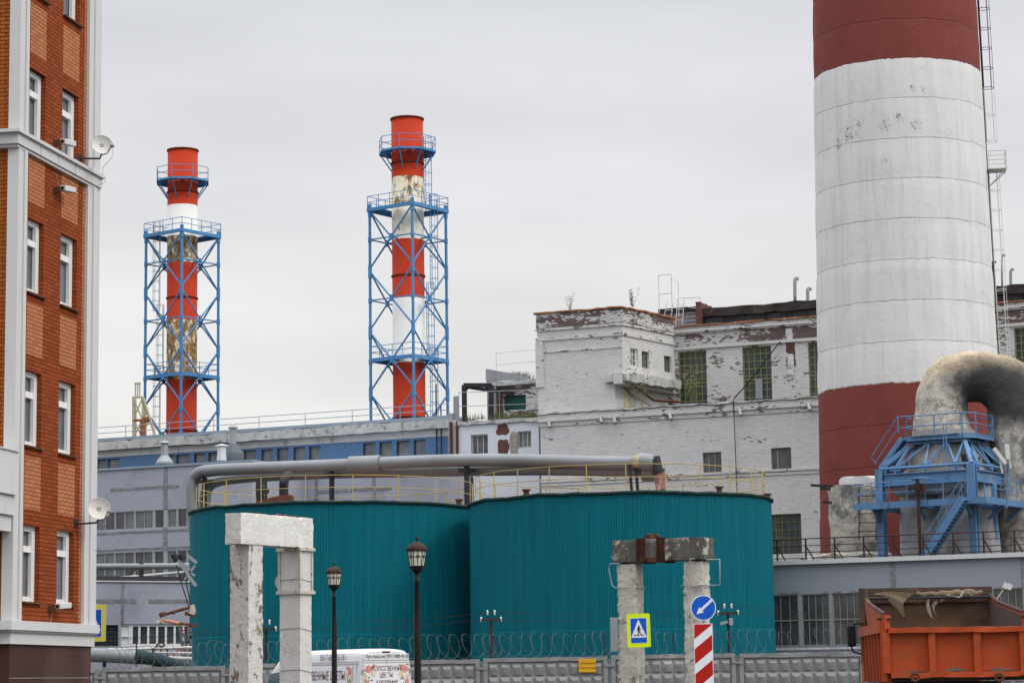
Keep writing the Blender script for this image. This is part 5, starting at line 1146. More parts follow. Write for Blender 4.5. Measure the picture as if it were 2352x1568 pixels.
# ================================================================ CONCRETE FENCE
m_fence = paint('grey_fence_concrete', (.235, .235, .23), .95, var=.13, vs=1.5, dirt=(.13, .12, .11), amt=.28, ds=4, bump=.008, dirt2=(.34, .34, .33), amt2=.2)
FN = Frame(1110, 86, 1.5)
CF = thing('concrete_fence', 'grey precast concrete fence with diamond relief panels below coils of razor wire', 'fence', FN)
def fence_panel(x0, x1, zt_):
    q = MB(); T = FN.T(0); z0 = -.2; bt_ = .15
    q.rough_box(T, x0, x1, zt_-bt_, zt_, -.06, .14, .3, .012, 2); q.boxT(T, x0, x0+bt_, z0, zt_-bt_, -.06, .14); q.boxT(T, x1-bt_, x1, z0, zt_-bt_, -.06, .14); q.boxT(T, x0+bt_, x1-bt_, z0, zt_-bt_, .02, .12)
    a, c = x0+bt_, x1-bt_; n = 10; w_ = (c-a)/n; rh = .48; zz = zt_-bt_-.03; row = 0
    while zz-rh > z0:
        for i in range(n):
            u0, u1 = a+i*w_+.02, a+(i+1)*w_-.02; v1, v0 = zz-.02, zz-rh+.02; um = (u0+u1)/2
            A, B, C, D = T(u0, v0, .02), T(u1, v0, .02), T(u1, v1, .02), T(u0, v1, .02)
            E, G_ = T(um-w_*.22, v1-.14, -.075), T(um+w_*.22, v1-.14, -.075); I = T(um+.02, v0+.04, -.03)
            q.add([A, B, C, D, E, G_, I], [(3, 2, 5, 4), (0, 3, 4), (0, 4, 6), (4, 5, 6), (5, 2, 1), (5, 1, 6), (0, 6, 1)])
        zz -= rh; row += 1
    q.build('panel', m_fence, CF)
def fz(px, py): return FN.hit(px, py)[1]
PL = FN.hit(1400, 1520)[0]-FN.hit(1110, 1520)[0]
edges = {-4: (205-170, 1537), -3: (205, 1536), }
xs = [(-13.6, fz(280, 1533)-.06), ]
seq = [(205, 360, 1537), (366, 650, 1531), (656, 830, 1520), (836, 1106, 1517), (1114, 1380, 1513), (1388, 1655, 1508), (1668, 1976, 1503), (1984, 2250, 1500), (2256, 2520, 1498)]
xx = FN.hit(1110, 1520)[0]; st_ = PL*.985+.12
for k in range(-6, 8):
    x0 = xx+k*(st_); x1 = x0+st_-.12; pm_ = 1110+(x0+st_/2)/st_*275*1.0
    zt_ = {-6: 2.22, -5: 2.25, -4: 2.26, -3: 2.30, -2: 2.36, -1: 2.40, 0: 2.44, 1: 2.48, 2: 2.47, 3: 2.47, 4: 2.47}.get(k, 2.45)
    fence_panel(x0, x1, zt_)
    q = MB(); q.fbox(FN, x1+.02, x1+.10, .0, .2, -.2, zt_-.08); q.beam(FN.w(x1-.15, -.08, zt_-.3), FN.w(x1+.27, -.08, zt_-.34), .02, .08); q.build('post', m_fence, CF)
RW = thing('razor_wire', 'coils of grey razor wire running along the top of the concrete fence', 'razor wire', FN)
q = MB(); pts = []; Lw = FN.hit(1985, 1500)[0]-FN.hit(200, 1500)[0]; x0 = FN.hit(200, 1500)[0]; rnd = random.Random(3); turns = int(Lw/.36); NS = 20
for i in range(turns*NS):
    t = 2*math.pi*i/NS; tu = i/NS; px_ = x0+Lw*i/(turns*NS)+.27*math.cos(t+.4)+.3*noise.noise(Vector((tu*.3, 0, 0))); rr = .41+.16*noise.noise(Vector((tu*.37, 3, 0)))
    zt_ = 2.22+.25*min(1, max(0, (px_-x0)/(Lw*.5)))
    pts.append(FN.w(px_, .05+rr*math.cos(t), zt_+.40+rr*math.sin(t)+.05*noise.noise(Vector((tu*.2, 9, 0)))))
q.tube(pts, .0065, 4); q.build('coil', paint('wire_steel', (.13, .13, .12), .5, .4, var=.2), RW)
q = MB()
for z_ in (.25, .62): q.tube([FN.w(x0+Lw*k/12, .05, 2.24+.22*min(1, k/6)+z_+.02*math.sin(k)) for k in range(13)], .006, 4)
for px in (312, 966, 1388, 1548, 2000): u = FN.hit(px, 1480)[0]; q.bar(FN.w(u, .1, 2.0), FN.w(u, .1, 3.2), .025, n=5)
q.build('stay_wire', m_dark, RW)
# yellow notice on the fence
NS_ = thing('yellow_notice', 'yellow enamel notice with two lines of black Cyrillic text on the fence', 'sign', FN)
u0, u1, v0, v1 = FN.rect(1329, 1512, 1369, 1543, -.1); q = MB(); q.boxT(FN.T(-.10), u0, u1, v0, v1, 0, .02); q.build('plate', paint('notice_yellow', (.62, .33, .02), .5, var=.06), NS_, bevel=.01)
w_ = u1-u0; T_ = FN.T(-.105)
text(NS_, 'ЗАПРЕТНАЯ ЗОНА.', T_, u0+w_*.08, v0+(v1-v0)*.60, .088, 0, m_black, .72); text(NS_, 'ПРОХОД ЗАПРЕЩЕН', T_, u0+w_*.06, v0+(v1-v0)*.26, .088, 0, m_black, .70)

# ================================================================ SMALL UTILITY POLES AND WIRES
m_pole = paint('dark_brown_pole', (.045, .028, .022), .85, var=.3)
m_ins = paint('white_insulator', (.6, .6, .56), .3, var=.05)
tops = {}
for k, (px, ytop, full, lab) in enumerate(((611, 1440, True, 'short utility pole seen between the two columns of the left concrete portal'), (1128, 1418, True, 'short utility pole with four white insulators in front of the right tank'), (1672, 1403, True, 'short utility pole with insulators and a small camera right of the round arrow sign'))):
    Yp = 89; t_ = at(px, ytop, Yp); g = thing('utility_pole', lab, 'utility pole', loc=(t_.x, Yp, 0), group='short utility poles behind the fence')
    q = MB(); q.bar((t_.x, Yp, 0), t_, .065, .05, n=10); q.beam(t_+Vector((.02, 0, -.6)), Vector((t_.x+.5, Yp, t_.z-1.8)), .04) if k == 1 else None; q.build('post', m_pole, g)
    q = MB(); q.beam(t_+Vector((-.36, -.06, -.08)), t_+Vector((.36, -.06, -.08)), .07, .09); q.build('crossarm', m_dark, g)
    for dx, dz in ((-.36, -.02), (-.13, .22), (.13, .22), (.36, -.02)):
        q = MB(); c = t_+Vector((dx, -.06, dz)); q.lathe([(.015, -.12), (.038, -.08), (.022, -.04), (.042, -.01), (.03, .04), (.01, .06)], 10, c); q.build('insulator', m_ins, g)
        tops.setdefault(k, []).append(c)
    if k == 2:
        q = MB(); q.beam(t_+Vector((-.3, -.1, -.45)), t_+Vector((-.02, -.1, -.38)), .1, .1); q.beam(t_+Vector((.02, -.1, -.38)), t_+Vector((.16, -.1, -.38)), .2, .26); q.build('camera', m_greysteel, g)
WI = thing('overhead_wires', 'thin dark overhead wires strung between the short poles in front of the tanks', 'wire', loc=(0, 89, 4))
q = MB(); left = at(120, 1478, 90)
def span(a, c, sag): return [a.lerp(c, i/14)-Vector((0, 0, sag*4*(i/14)*(1-i/14))) for i in range(15)]
for j in range(4):
    q.tube(span(left+Vector((0, j*.1, .12*(j-1))), tops[0][j], .15), .006, 4); q.tube(span(tops[0][j], tops[1][j], .18), .006, 4); q.tube(span(tops[1][j], tops[2][j], .22), .006, 4); q.tube(span(tops[2][j], at(2500, 1440, 90)+Vector((0, 0, .12*j)), .22), .006, 4)
q.build('wire', m_pole, WI)

# ================================================================ CONCRETE PORTALS
def stain(name, base, st, amt, ds=4, zs=.6, soft=.25):
    # blotches where the whitewash has come off, fine pits, and soft rain streaks
    M = Mat(name); c = M.mix(M.noise(1.6, 5), dk(base, .88), dk(base, 1.08))
    c = M.mix(M.math('MULTIPLY', M.rng(M.noise(5, 6, .7, M.map((1, 1, .1))), .48, .75), soft), c, st)
    c = M.mix(M.rng(M.noise(ds, 8, .72, M.map((1, 1, zs), loc=(3, 9, 4))), .70-amt, .725-amt), c, st)
    c = M.mix(M.rng(M.noise(ds*4.5, 5, .7, M.map((1, 1, .8), loc=(1, 2, 8))), .69-amt*.4, .71-amt*.4), c, dk(st, .6))
    c = cracks(M, c, dk(st, .4), 1.6, .008, .8, 4)
    M.bump(M.math('ADD', M.noise(14, 6, .65), M.noise(3, 4)), .02, .8)
    return M.fin(c, .95, 0, .15)
m_pw = stain('whitewashed_concrete', (.60, .575, .535), (.17, .145, .12), .15, 3.0)
m_pw2 = stain('whitewashed_beam', (.66, .65, .60), (.3, .28, .24), .035, 3.0, soft=.2)
m_pr = stain('cream_flaking_concrete', (.50, .475, .41), (.24, .215, .175), .12, 3.5, .9)
m_pd = stain('dark_weathered_concrete', (.095, .088, .074), (.36, .35, .31), .13, 2.6, .7, .3)
PF = Frame(553, 60, -57)
zt1 = PF.hit(553, 1176)[1]; zb1 = PF.hit(553, 1248)[1]; L1 = PF.hit(720, 1220)[0]; w1_ = PF.hitx(517, 1210, 0)[0]
P1 = thing('concrete_portal', 'whitewashed concrete portal of two columns and a bright white beam, left of the street lamps', 'portal frame', PF, group='concrete pipe portals')
q = MB(); q.rough_box(PF.T(), 0, L1, zb1, zt1, 0, w1_, .06, .010, 3.2, False); q.build('beam', m_pw2, P1)
q = MB(); q.rough_box(PF.T(), L1*.2, L1*.36, zt1-.01, zt1+.04, .03, w1_, .08, .03, 6); q.rough_box(PF.T(), L1*.55, L1*.7, zt1-.01, zt1+.05, .03, w1_, .08, .03, 6); q.rough_box(PF.T(), L1*.78, L1*.95, zt1-.01, zt1+.03, .03, w1_, .08, .03, 6); q.build('beam_rubble', m_rust, P1)
cx0 = PF.hit(571, 1300, .03)[0]; cx1 = PF.hit(604, 1400, .03)[0]; cw = PF.hitx(528, 1400, cx0)[0]
q = MB(); q.rough_box(PF.T(), cx0, cx1, -.1, zb1+.01, .03, cw, .07, .009, 3.4); q.build('column', m_pw, P1)
dx0 = PF.hit(689, 1420, .03)[0]; dx1 = PF.hit(716, 1420, .03)[0]; dw = PF.hitx(642, 1420, dx0)[0]
q = MB(); q.rough_box(PF.T(), dx0, dx1, -.1, zb1+.01, .03, dw, .12, .008, 2.4); q.build('column', stain('clean_whitewashed_concrete', (.60, .58, .55), (.3, .27, .24), .01, 2.5), P1)
zca, zcb = PF.hit(700, 1257)[1], PF.hit(700, 1363)[1]
q = MB()
for x, y in ((dx0, .03), (dx1, .03), (dx0, dw), (dx1, dw)): q.fbox(PF, x-.03, x+.03, y-.03, y+.03, zcb, zca)
for z_ in (zcb, zca-.08): 
    q.fbox(PF, dx0-.07, dx1+.07, -.04, .0, z_, z_+.08); q.fbox(PF, dx0-.07, dx0-.03, 0, dw+.07, z_, z_+.08); q.fbox(PF, dx1+.03, dx1+.07, 0, dw+.07, z_, z_+.08); q.fbox(PF, dx0-.03, dx1+.03, dw+.03, dw+.07, z_, z_+.08)
q.build('steel_collar', paint('whitewashed_steel', (.52, .49, .42), .8, var=.2, dirt=(.14, .08, .05), amt=.4, ds=6), P1)
q = MB()
for z_ in (3.0, 1.95, 4.25): q.tube([PF.w(dx0-.01, dw, z_), PF.w(dx0-.012, .02, z_+.03), PF.w(dx1+.01, .018, z_-.05)], .006, 4)
q.build('tie_wire', m_dark, P1)
c = at(650, 1336, 64.5)
g = MB(); g.bar(c, c+Vector((0, .02, 0)), .22, n=28); o = single(recentre(g.build('round_sign', m_greysteel), c), 'grey back of a small round sign behind the left portal column', 'sign')
# right portal
PR = Frame(1620, 60.5, 26)
zt2_ = PR.hit(1620, 1232)[1]; zb2 = PR.hit(1620, 1284)[1]; L2 = PR.hit(1405, 1260)[0]; w2_ = PR.hitx(1642, 1255, 0)[0]
P2 = thing('concrete_portal', 'cream concrete portal with dark stained beam and rust bands, standing before the right tank', 'portal frame', PR, group='concrete pipe portals')
xs_ = [L2, *[PR.hit(1100/1.08844+x*.38265/1.08844, 1260)[0] for x in (1285, 1340, 1415, 1470)], 0]
q = MB(); q.rough_box(PR.T(), L2, 0, zb2, zt2_, 0, w2_, .09, .02, 2.6); q.build('beam', m_pd, P2)
for a, c in ((1, 2), (3, 4)):
    q = MB(); q.rough_box(PR.T(), xs_[a], xs_[c], zb2-.03, zt2_+.03, -.035, w2_+.03, .1, .008, 3); q.build('rust_band', paint('deep_rust', (.05, .02, .013), .95, var=.3, dirt=(.16, .06, .03), amt=.3, ds=5), P2)
q = MB(); um = (xs_[2]+xs_[3])/2; q.rough_box(PR.T(), um-.22, um+.12, zt2_, zt2_+.14, .1, .3, .06, .03, 6); q.build('rusty_stub', m_rust, P2)
q = MB(); q.rough_box(PR.T(), xs_[2], xs_[3], zb2-.035, zb2+.1, -.04, .1, .08, .02, 5); q.build('rust_band', m_rust, P2)
def col2(a, c, e_, top, dz=0):
    x0 = PR.hit(a, 1380, .05)[0]; x1 = PR.hit(c, 1380, .05)[0]; w_ = PR.hitx(e_, 1380, x1)[0]
    q = MB(); q.rough_box(PR.T(), x0, x1, -.1, zb2-.03, .05, w_, .07, .022, 3.2); q.build('column', m_pr, P2); return x0, x1, w_
A_ = col2(1418, 1462, 1479, 1295); B_ = col2(1570, 1614, 1632, 1290)
q = MB(); zz_ = PR.hit(1440, 1349)[1]
for x0, x1, w_ in (A_, B_):
    q.tube([PR.w(x0-.08, w_, zz_), PR.w(x0-.05, 0, zz_), PR.w(x1+.05, -.01, zz_+.01), PR.w(x1+.06, w_, zz_)], .014, 5)
x0, x1, w_ = A_; q.tube([PR.w(x0+.1, 0, zb2-.03), PR.w(x0-.15, 0, zb2-.02), PR.w(x0-.2, 0, zb2-.15), PR.w(x0-.12, 0, zz_+.08), PR.w(x0-.02, 0, zz_)], .018, 6)
x0, x1, w_ = B_; q.tube([PR.w(x1-.22, -.05, zz_), PR.w(x1-.4, -.05, zz_+.35), PR.w(x1-.25, -.05, zb2+.03), PR.w(x1+.2, .3, zb2-.0)], .018, 6); q.tube([PR.w(x1-.22, -.05, zz_), PR.w(x1+.42, .2, zz_), PR.w(x1+.42, .2, zb2+.0), PR.w(x1+.1, .1, zb2-.0)], .018, 6)
q.build('bent_bracket', m_greysteel, P2)
# grey box sign seen edge-on left of the right portal
g = MB(); c0 = at(1401, 1418, 61.6); c1 = at(1420, 1496, 61.6); g.box(c0.x, c1.x, 61.55, 61.6, c1.z, c0.z); 
single(recentre(g.build('sign_board_back', m_greysteel, bevel=.01), (c0.x, 61.6, c1.z)), 'blank grey board fixed to the left side of the right portal column', 'sign')

# ================================================================ SIGNS
m_lime = paint('fluorescent_yellow', (.62, .80, .01), .5, var=.03); m_sblue = paint('sign_blue', (.012, .10, .50), .4, var=.04); m_swhite = paint('sign_white', (.72, .74, .76), .4, var=.03)
m_sred = paint('sign_red', (.42, .018, .012), .4, var=.05); m_yel2 = paint('pale_yellow_border', (.66, .60, .10), .5, var=.03); m_sblk = paint('sign_black', (.01, .01, .01), .5)
def flatT(c, yaw, roll=0):
    ex = Vector((math.cos(yaw), math.sin(yaw), 0)); n = Vector((math.sin(yaw), -math.cos(yaw), 0)); ez = Vector((0, 0, 1))
    e1 = ex*math.cos(roll)+ez*math.sin(roll); e2 = ez*math.cos(roll)-ex*math.sin(roll)
    return lambda u, v, d: c+e1*u+e2*v-n*d
def rrect(w_, h_, r_, n=4):
    p = []
    for cx, cy, a0 in ((w_/2-r_, h_/2-r_, 0), (-w_/2+r_, h_/2-r_, 90), (-w_/2+r_, -h_/2+r_, 180), (w_/2-r_, -h_/2+r_, 270)):
        for k in range(n+1): t = R(a0+90*k/n); p.append((cx+r_*math.cos(t), cy+r_*math.sin(t)))
    return p
def walker(q, T, s, d):
    # the standing figure on a pedestrian crossing plate
    def seg(a, c, w0, w1):
        a = Vector((*a, 0))*s; c = Vector((*c, 0))*s; n = (c-a).normalized(); n = Vector((-n.y, n.x, 0))
        q.prism([((a+n*w0*s).x, (a+n*w0*s).y), ((a-n*w0*s).x, (a-n*w0*s).y), ((c-n*w1*s).x, (c-n*w1*s).y), ((c+n*w1*s).x, (c+n*w1*s).y)], T, d, d-.002)
    q.prism([(.02*s+.035*s*math.cos(t/12*6.283), .22*s+.035*s*math.sin(t/12*6.283)) for t in range(12)], T, d, d-.002)
    seg((.015, .175), (.0, .0), .04, .035); seg((.02, .16), (-.07, .08), .016, .014); seg((-.07, .08), (-.06, .01), .014, .012); seg((.02, .16), (.085, .08), .016, .013); seg((.085, .08), (.09, .01), .013, .011)
    seg((.0, .02), (-.02, -.10), .03, .02); seg((-.02, -.10), (-.06, -.23), .02, .016); seg((.005, .02), (.06, -.09), .028, .02); seg((.06, -.09), (.10, -.22), .02, .015); seg((-.06, -.225), (-.02, -.235), .014, .01); seg((.10, -.215), (.14, -.21), .012, .01)
    for x in (-.20, -.13, .0, .13, .2): seg((x*.93, -.17), (x*1.12, -.245), .016, .022)
def crosswalk(name, lab, px, py, Y, w_, h_, yaw, roll, border):
    c = at(px, py, Y); g = thing(name, lab, 'sign', loc=c, group='pedestrian crossing signs'); T = flatT(c, yaw, roll); s = w_
    q = MB(); q.prism(rrect(w_, h_, .03), T, 0, .02); q.build('border_plate', border, g)
    q = MB(); q.prism(rrect(w_*.72, h_*.76, .02), T, -.003, -.001); q.build('white_line', m_swhite, g)
    q = MB(); q.prism(rrect(w_*.68, h_*.73, .018), T, -.006, -.004); q.build('blue_plate', m_sblue, g)
    q = MB(); q.prism([(-w_*.335, -h_*.21), (w_*.335, -h_*.21), (0, h_*.335)], T, -.009, -.007); q.build('white_triangle', m_swhite, g)
    q = MB(); walker(q, lambda u, v, d: T(u, v-h_*.005, d), w_*.92, -.010); q.build('pictogram', m_sblk, g)
    return g, c
crosswalk('pedestrian_sign', 'pedestrian crossing sign with fluorescent yellow border on the right portal column', 1467, 1447, 60.2, 53/FD*60.2, 76/FD*60.2, R(-4), R(2.0)*-1*0+R(1.2), m_lime)
g = MB(); c = at(1462, 1460, 60.4); g.beam(c+Vector((-.25, .05, 0)), c+Vector((.2, .05, 0)), .03)
cs_, cc_ = crosswalk('pedestrian_sign', 'pedestrian crossing sign half hidden behind the brick building corner', 211, 1430, 57, 64/FD*57, 84/FD*57, R(-3), 0, m_yel2)
q = MB(); q.bar((cc_.x-.1, 57.06, 0), (cc_.x-.1, 57.06, cc_.z+.4), .03, n=10); q.build('pole', m_greysteel, cs_)
YS = 57.5; c = at(1615.5, 1395, YS); RS = thing('keep_left_sign', 'round blue sign with white arrow pointing down left above a striped panel', 'sign', loc=(c.x, YS, 0))
T = flatT(c, R(0)); r_ = 29/FD*YS
cir = lambda r: [(r*math.cos(2*math.pi*k/40), r*math.sin(2*math.pi*k/40)) for k in range(40)]
q = MB(); q.prism(cir(r_), T, 0, .02); q.build('white_rim', m_swhite, RS)
q = MB(); q.prism(cir(r_*.93), T, -.004, -.001); q.build('blue_disc', m_sblue, RS)
an = R(222); dx, dy = math.cos(an), math.sin(an); nx, ny = -dy, dx
def pt(a, w_): return ((dx*a+nx*w_)*r_, (dy*a+ny*w_)*r_)
q = MB(); q.prism([pt(-.93, .10), pt(.25, .10), pt(.25, -.10), pt(-.93, -.10)], T, -.008, -.005); q.prism([pt(.2, .27), pt(.74, 0), pt(.2, -.27)], T, -.0085, -.0055); q.build('arrow', m_swhite, RS)
q = MB(); q.bar((c.x, YS+.06, 0), (c.x, YS+.06, c.z+.2), .035, n=12); q.build('pole', m_greysteel, RS)
x0, x1 = at(1594.5, 1500, YS-.02).x, at(1638, 1500, YS-.02).x; zt_ = at(1616, 1431, YS).z; zb_s = zt_-2.25
Tc = lambda u, v, d: Vector((u, YS-.02+d, v))
q = MB(); q.prism([(x0, zb_s), (x1, zb_s), (x1, zt_), (x0, zt_)], Tc, 0, .015); q.build('striped_panel', m_swhite, RS)
q = MB(); W_ = x1-x0-.03; zz_ = zt_+.0; a0 = x0+.015; a1 = x1-.015; per = at(1616, 1431, YS).z-at(1616, 1431+57.5*1.0, YS).z; k = 0
def clip(poly, lo, hi):
    for s_, lim in ((1, lo), (-1, hi)):
        o = []
        for (x1_, y1_), (x2_, y2_) in zip(poly, poly[1:]+poly[:1]):
            i1, i2 = s_*(y1_-lim) >= 0, s_*(y2_-lim) >= 0
            if i1: o.append((x1_, y1_))
            if i1 != i2: t = (lim-y1_)/(y2_-y1_); o.append((x1_+(x2_-x1_)*t, lim))
        poly = o
        if len(poly) < 3: return None
    return poly
rise = W_*.80; topL = zt_-.36
while topL > zb_s-.6:
    p = clip([(a0, topL), (a1, topL+rise), (a1, topL+rise+per*.60), (a0, topL+per*.60)], zb_s+.015, zt_-.015)
    if p: q.prism(p, Tc, -.004, -.001)
    topL -= per
q.build('red_stripes', m_sred, RS)

# ================================================================ STREET LAMPS
def lamp(px, ytip, Y, lab, sc, rot):
    t_ = at(px, ytip, Y); g = thing('street_lamp', lab, 'street lamp', loc=(t_.x, Y, 0), rz=0, group='black lantern street lamps')
    c = Vector((t_.x, Y, 0)); z = t_.z; k = sc
    q = MB(); zb = z-.84*k; q.lathe([(.16*k, 0), (.16*k, .3), (.11*k, .35), (.10*k, .9), (.085*k, 1.0), (.078*k, 1.5), (.072*k, zb-.9), (.045*k, zb-.22), (.06*k, zb-.20), (.06*k, zb-.12), (.045*k, zb-.1), (.05*k, zb)], 16, c); q.build('pole', m_black, g)
    q = MB(); q.lathe([(.03*k, zb-.01), (.07*k, zb+.02*k), (.12*k, zb+.07*k), (.15*k, zb+.14*k), (.155*k, zb+.17*k)], 8, c, False)
    N = 6; z0, z1 = zb+.16*k, zb+.50*k; r0, r1 = .155*k, .215*k
    ring = lambda r, z_: [c+Vector((r*math.cos(R(rot+60*i)), r*math.sin(R(rot+60*i)), z_)) for i in range(N)]
    A, B = ring(r0, z0), ring(r1, z1)
    for i in range(N):
        q.bar(A[i]-Vector((0, 0, .04)), B[i]+Vector((0, 0, .06)), .010*k, n=5); q.bar(B[i], B[(i+1) % N], .016*k, n=5); q.bar(A[i], A[(i+1) % N], .014*k, n=5)
        ma, mb = (A[i]+A[(i+1) % N])/2, (B[i]+B[(i+1) % N])/2; q.bar(ma, mb, .0055*k, n=4)
        c_ = ma.lerp(mb, .62); l_, r__ = A[i].lerp(B[i], .62), A[(i+1) % N].lerp(B[(i+1) % N], .62); q.bar(l_, r__, .0055*k, n=4)
        tdir = (r__-l_).normalized(); udir = (mb-ma).normalized()
        q.tube([c_+tdir*.035*k*math.cos(t)+udir*.035*k*math.sin(t) for t in [2*math.pi*j/12 for j in range(12)]], .005*k, 4, closed=True)
        q.bar(B[i], B[i]+(B[i]-c-Vector((0, 0, B[i].z))).normalized()*.02*k+Vector((0, 0, .08*k)), .014*k, .003, n=5)
    q.build('cage', m_black, g)
    q = MB(); A2, B2 = ring(r0*.95, z0), ring(r1*.95, z1)
    for i in range(N): q.quad(A2[i], A2[(i+1) % N], B2[(i+1) % N], B2[i])
    q.build('lamp_glass', m_lampglass, g)
    q = MB(); q.lathe([(.225*k, z1), (.235*k, z1+.03*k), (.20*k, z1+.09*k), (.15*k, z1+.145*k), (.08*k, z1+.18*k), (.02*k, z1+.19*k)], 16, c); q.build('dome', m_lampcap, g)
    q = MB(); zf = z1+.18*k; q.lathe([(.05*k, zf), (.02*k, zf+.03*k), (.015*k, zf+.06*k), (.045*k, zf+.085*k), (.03*k, zf+.115*k), (.012*k, zf+.135*k), (.02*k, zf+.15*k), (.002*k, z)], 10, c); q.build('finial', m_black, g)
    return g
lamp(957, 1228.5, 53, 'taller black lantern street lamp right of the van, nearer one', 1.0, 10)
lamp(767, 1288, 66, 'smaller looking black lantern street lamp in front of the white van', .96, 0)

# ================================================================ VAN
m_vanw = paint('white_van_paint', (.60, .60, .59), .3, var=.03, dirt=(.5, .5, .48), amt=.1, spec=.5)
pc = at(825, 1560, 78); yaw = R(35)
VF = Frame(826, 78, 0, py=1560); VF.ex = Vector((-math.sin(yaw), math.cos(yaw), 0)); VF.ey = Vector((-math.cos(yaw), -math.sin(yaw), 0)); VF.a = -math.atan2(VF.ex.y, VF.ex.x)
# local x: forward from the rear, local y: towards the van's left (visible) side; y=0 is the left side plane
VN = thing('white_van', 'white high roof delivery van with flower advertising seen from behind left', 'van', loc=VF.o, rz=-VF.a)
zr_ = at(826, 1497, 78).z
WV = 1.98; zR = at(900, 1488.5, 78.5).z
def vw(x, y, z): return VF.w(x, -y, z)      # y: 0 at left side, WV at right side
stn = [(.0, zR-.10), (.06, zR-.02), (.25, zR), (4.6, zR+.02), (5.1, zR-.06), (5.5, zR-.20), (5.9, zR-.44), (6.25, zR-.80), (6.55, 1.45), (6.9, 1.25), (7.2, 1.0), (7.28, .6)]
secs = []
for x, zt_ in stn:
    f = 0 if x < 4.6 else min(1, (x-4.6)/2.7)
    ins = .04*f*f*6*f; h = zt_-.35; pr = []
    for (yy, zz_) in ((.03, .35), (.0, .6), (.0, min(1.25, zt_*.8)), (.045, zt_-.62*min(1, h/2.2)), (.10, zt_-.22*min(1, h/2.2)), (.16, zt_-.09), (.27, zt_-.025), (.5, zt_), (WV/2, zt_+.025)):
        pr.append((yy+ins, max(zz_, .36) if yy else zz_))
    full = pr+[(WV-y, z_) for y, z_ in pr[-2::-1]]
    secs.append([vw(x, y, z_) for y, z_ in full])
q = MB(); n = len(secs[0]); vs = [p for s_ in secs for p in s_]; fs = []
for i in range(len(secs)-1):
    for k in range(n-1): fs.append((i*n+k, i*n+k+1, (i+1)*n+k+1, (i+1)*n+k))
    fs.append((i*n, (i+1)*n, (i+1)*n+n-1, i*n+n-1))
q.add(vs, fs, True); q.add(secs[0], [list(range(n))]); q.add(secs[-1], [list(range(n))[::-1]]); vb = q.build('body', m_vanw, VN)
md = vb.modifiers.new('sub', 'SUBSURF'); md.levels = 1; md.render_levels = 1
# rear doors, gaps, brake light
TB_ = lambda u, v, d: vw(d, u, v)          # rear face: u from left to right
q = MB(); zd = zR-.16
for a, c in ((.12, WV/2-.006), (WV/2+.006, WV-.12)): q.boxT(TB_, a+.0, c, .55, zd, -.03, .02)
q.build('rear_door', m_vanw, VN, bevel=.015)
q = MB(); q.boxT(TB_, WV/2-.14, WV/2+.16, zd+.035, zd+.085, -.02, .05); q.build('brake_light', paint('brake_light_red', (.12, .01, .01), .2), VN, bevel=.01)
q = MB(); [q.bar(vw(-.05, y, z_-.07), vw(-.05, y, z_+.07), .025, n=6) for y in (.10, WV-.10) for z_ in (2.0, 1.1)]; q.build('hinge', m_greysteel, VN)
q = MB(); q.boxT(TB_, .13, WV-.13, 2.34, 2.352, -.037, -.03); q.boxT(TB_, .13, WV-.13, 2.27, 2.277, -.037, -.03); q.build('door_crease', m_greysteel, VN)
# side details
TSd = lambda u, v, d: vw(u, d+max(0, (v-1.25))*.052, v)
q = MB(); q.boxT(TSd, .15, 4.3, 2.30, 2.31, -.006, .01); q.boxT(TSd, .15, 4.3, 2.235, 2.242, -.006, .01); q.boxT(TSd, .25, .262, .6, 2.2, -.006, .01); q.boxT(TSd, 4.6, 4.61, .6, 2.1, -.006, .01); q.boxT(TSd, 4.4, 5.4, 2.12, 2.13, -.006, .01); q.build('side_seam', m_greysteel, VN)
q = MB(); q.prism([(5.2, 1.3), (5.2, 1.98), (5.35, 2.03), (5.8, 1.98), (6.2, 1.35), (6.15, 1.3)], TSd, -.012, .03); q.build('side_window', glass('van_window', (.03, .07, .08), (.05, .11, .12)), VN)
q = MB(); q.boxT(TB_, .2, WV-.2, .0, .01, 0, .01) if False else q.add([vw(5.72, .22, zR-.28), vw(5.72, WV-.22, zR-.28), vw(6.58, WV-.22, 1.46), vw(6.58, .22, 1.46)], [(0, 1, 2, 3)]); q.build('windscreen', m_glassd, VN)
for x in (1.2, 6.1):
    for y in (.12, WV-.12):
        q = MB(); c = vw(x, y, .34); ax = VF.ey; q.bar(c-ax*.11, c+ax*.11, .34, n=24); w__ = q.build('wheel', m_black, VN); q = MB(); q.bar(c-ax*.12, c+ax*.12, .2, n=18); q.build('rim', m_greysteel, w__)
for y in (.02, WV-.12): q = MB(); q.boxT(TB_, y, y+.1, .85, 1.45, -.04, .06); q.build('tail_light', paint('tail_lamp_red', (.25, .012, .01), .2), VN)
q = MB(); q.boxT(TB_, .06, WV-.06, .35, .52, -.12, .1); q.build('bumper', m_dark, VN)
m_txt = paint('grey_lettering', (.06, .06, .07), .5); m_txtb = paint('brown_lettering', (.13, .05, .06), .5)
m_rose = paint('rose_print', (.62, .20, .17), .5, var=.25, vs=14, dirt=(.7, .45, .40), amt=.5, ds=14); m_rose2 = paint('cream_rose_print', (.66, .52, .30), .5, var=.2, vs=14, dirt=(.7, .6, .45), amt=.5, ds=14); m_leafp = paint('leaf_print', (.16, .22, .06), .5, var=.4, vs=12, dirt=(.04, .07, .03), amt=.5, ds=10); m_post = paint('poster_white', (.70, .70, .70), .4, var=.05)
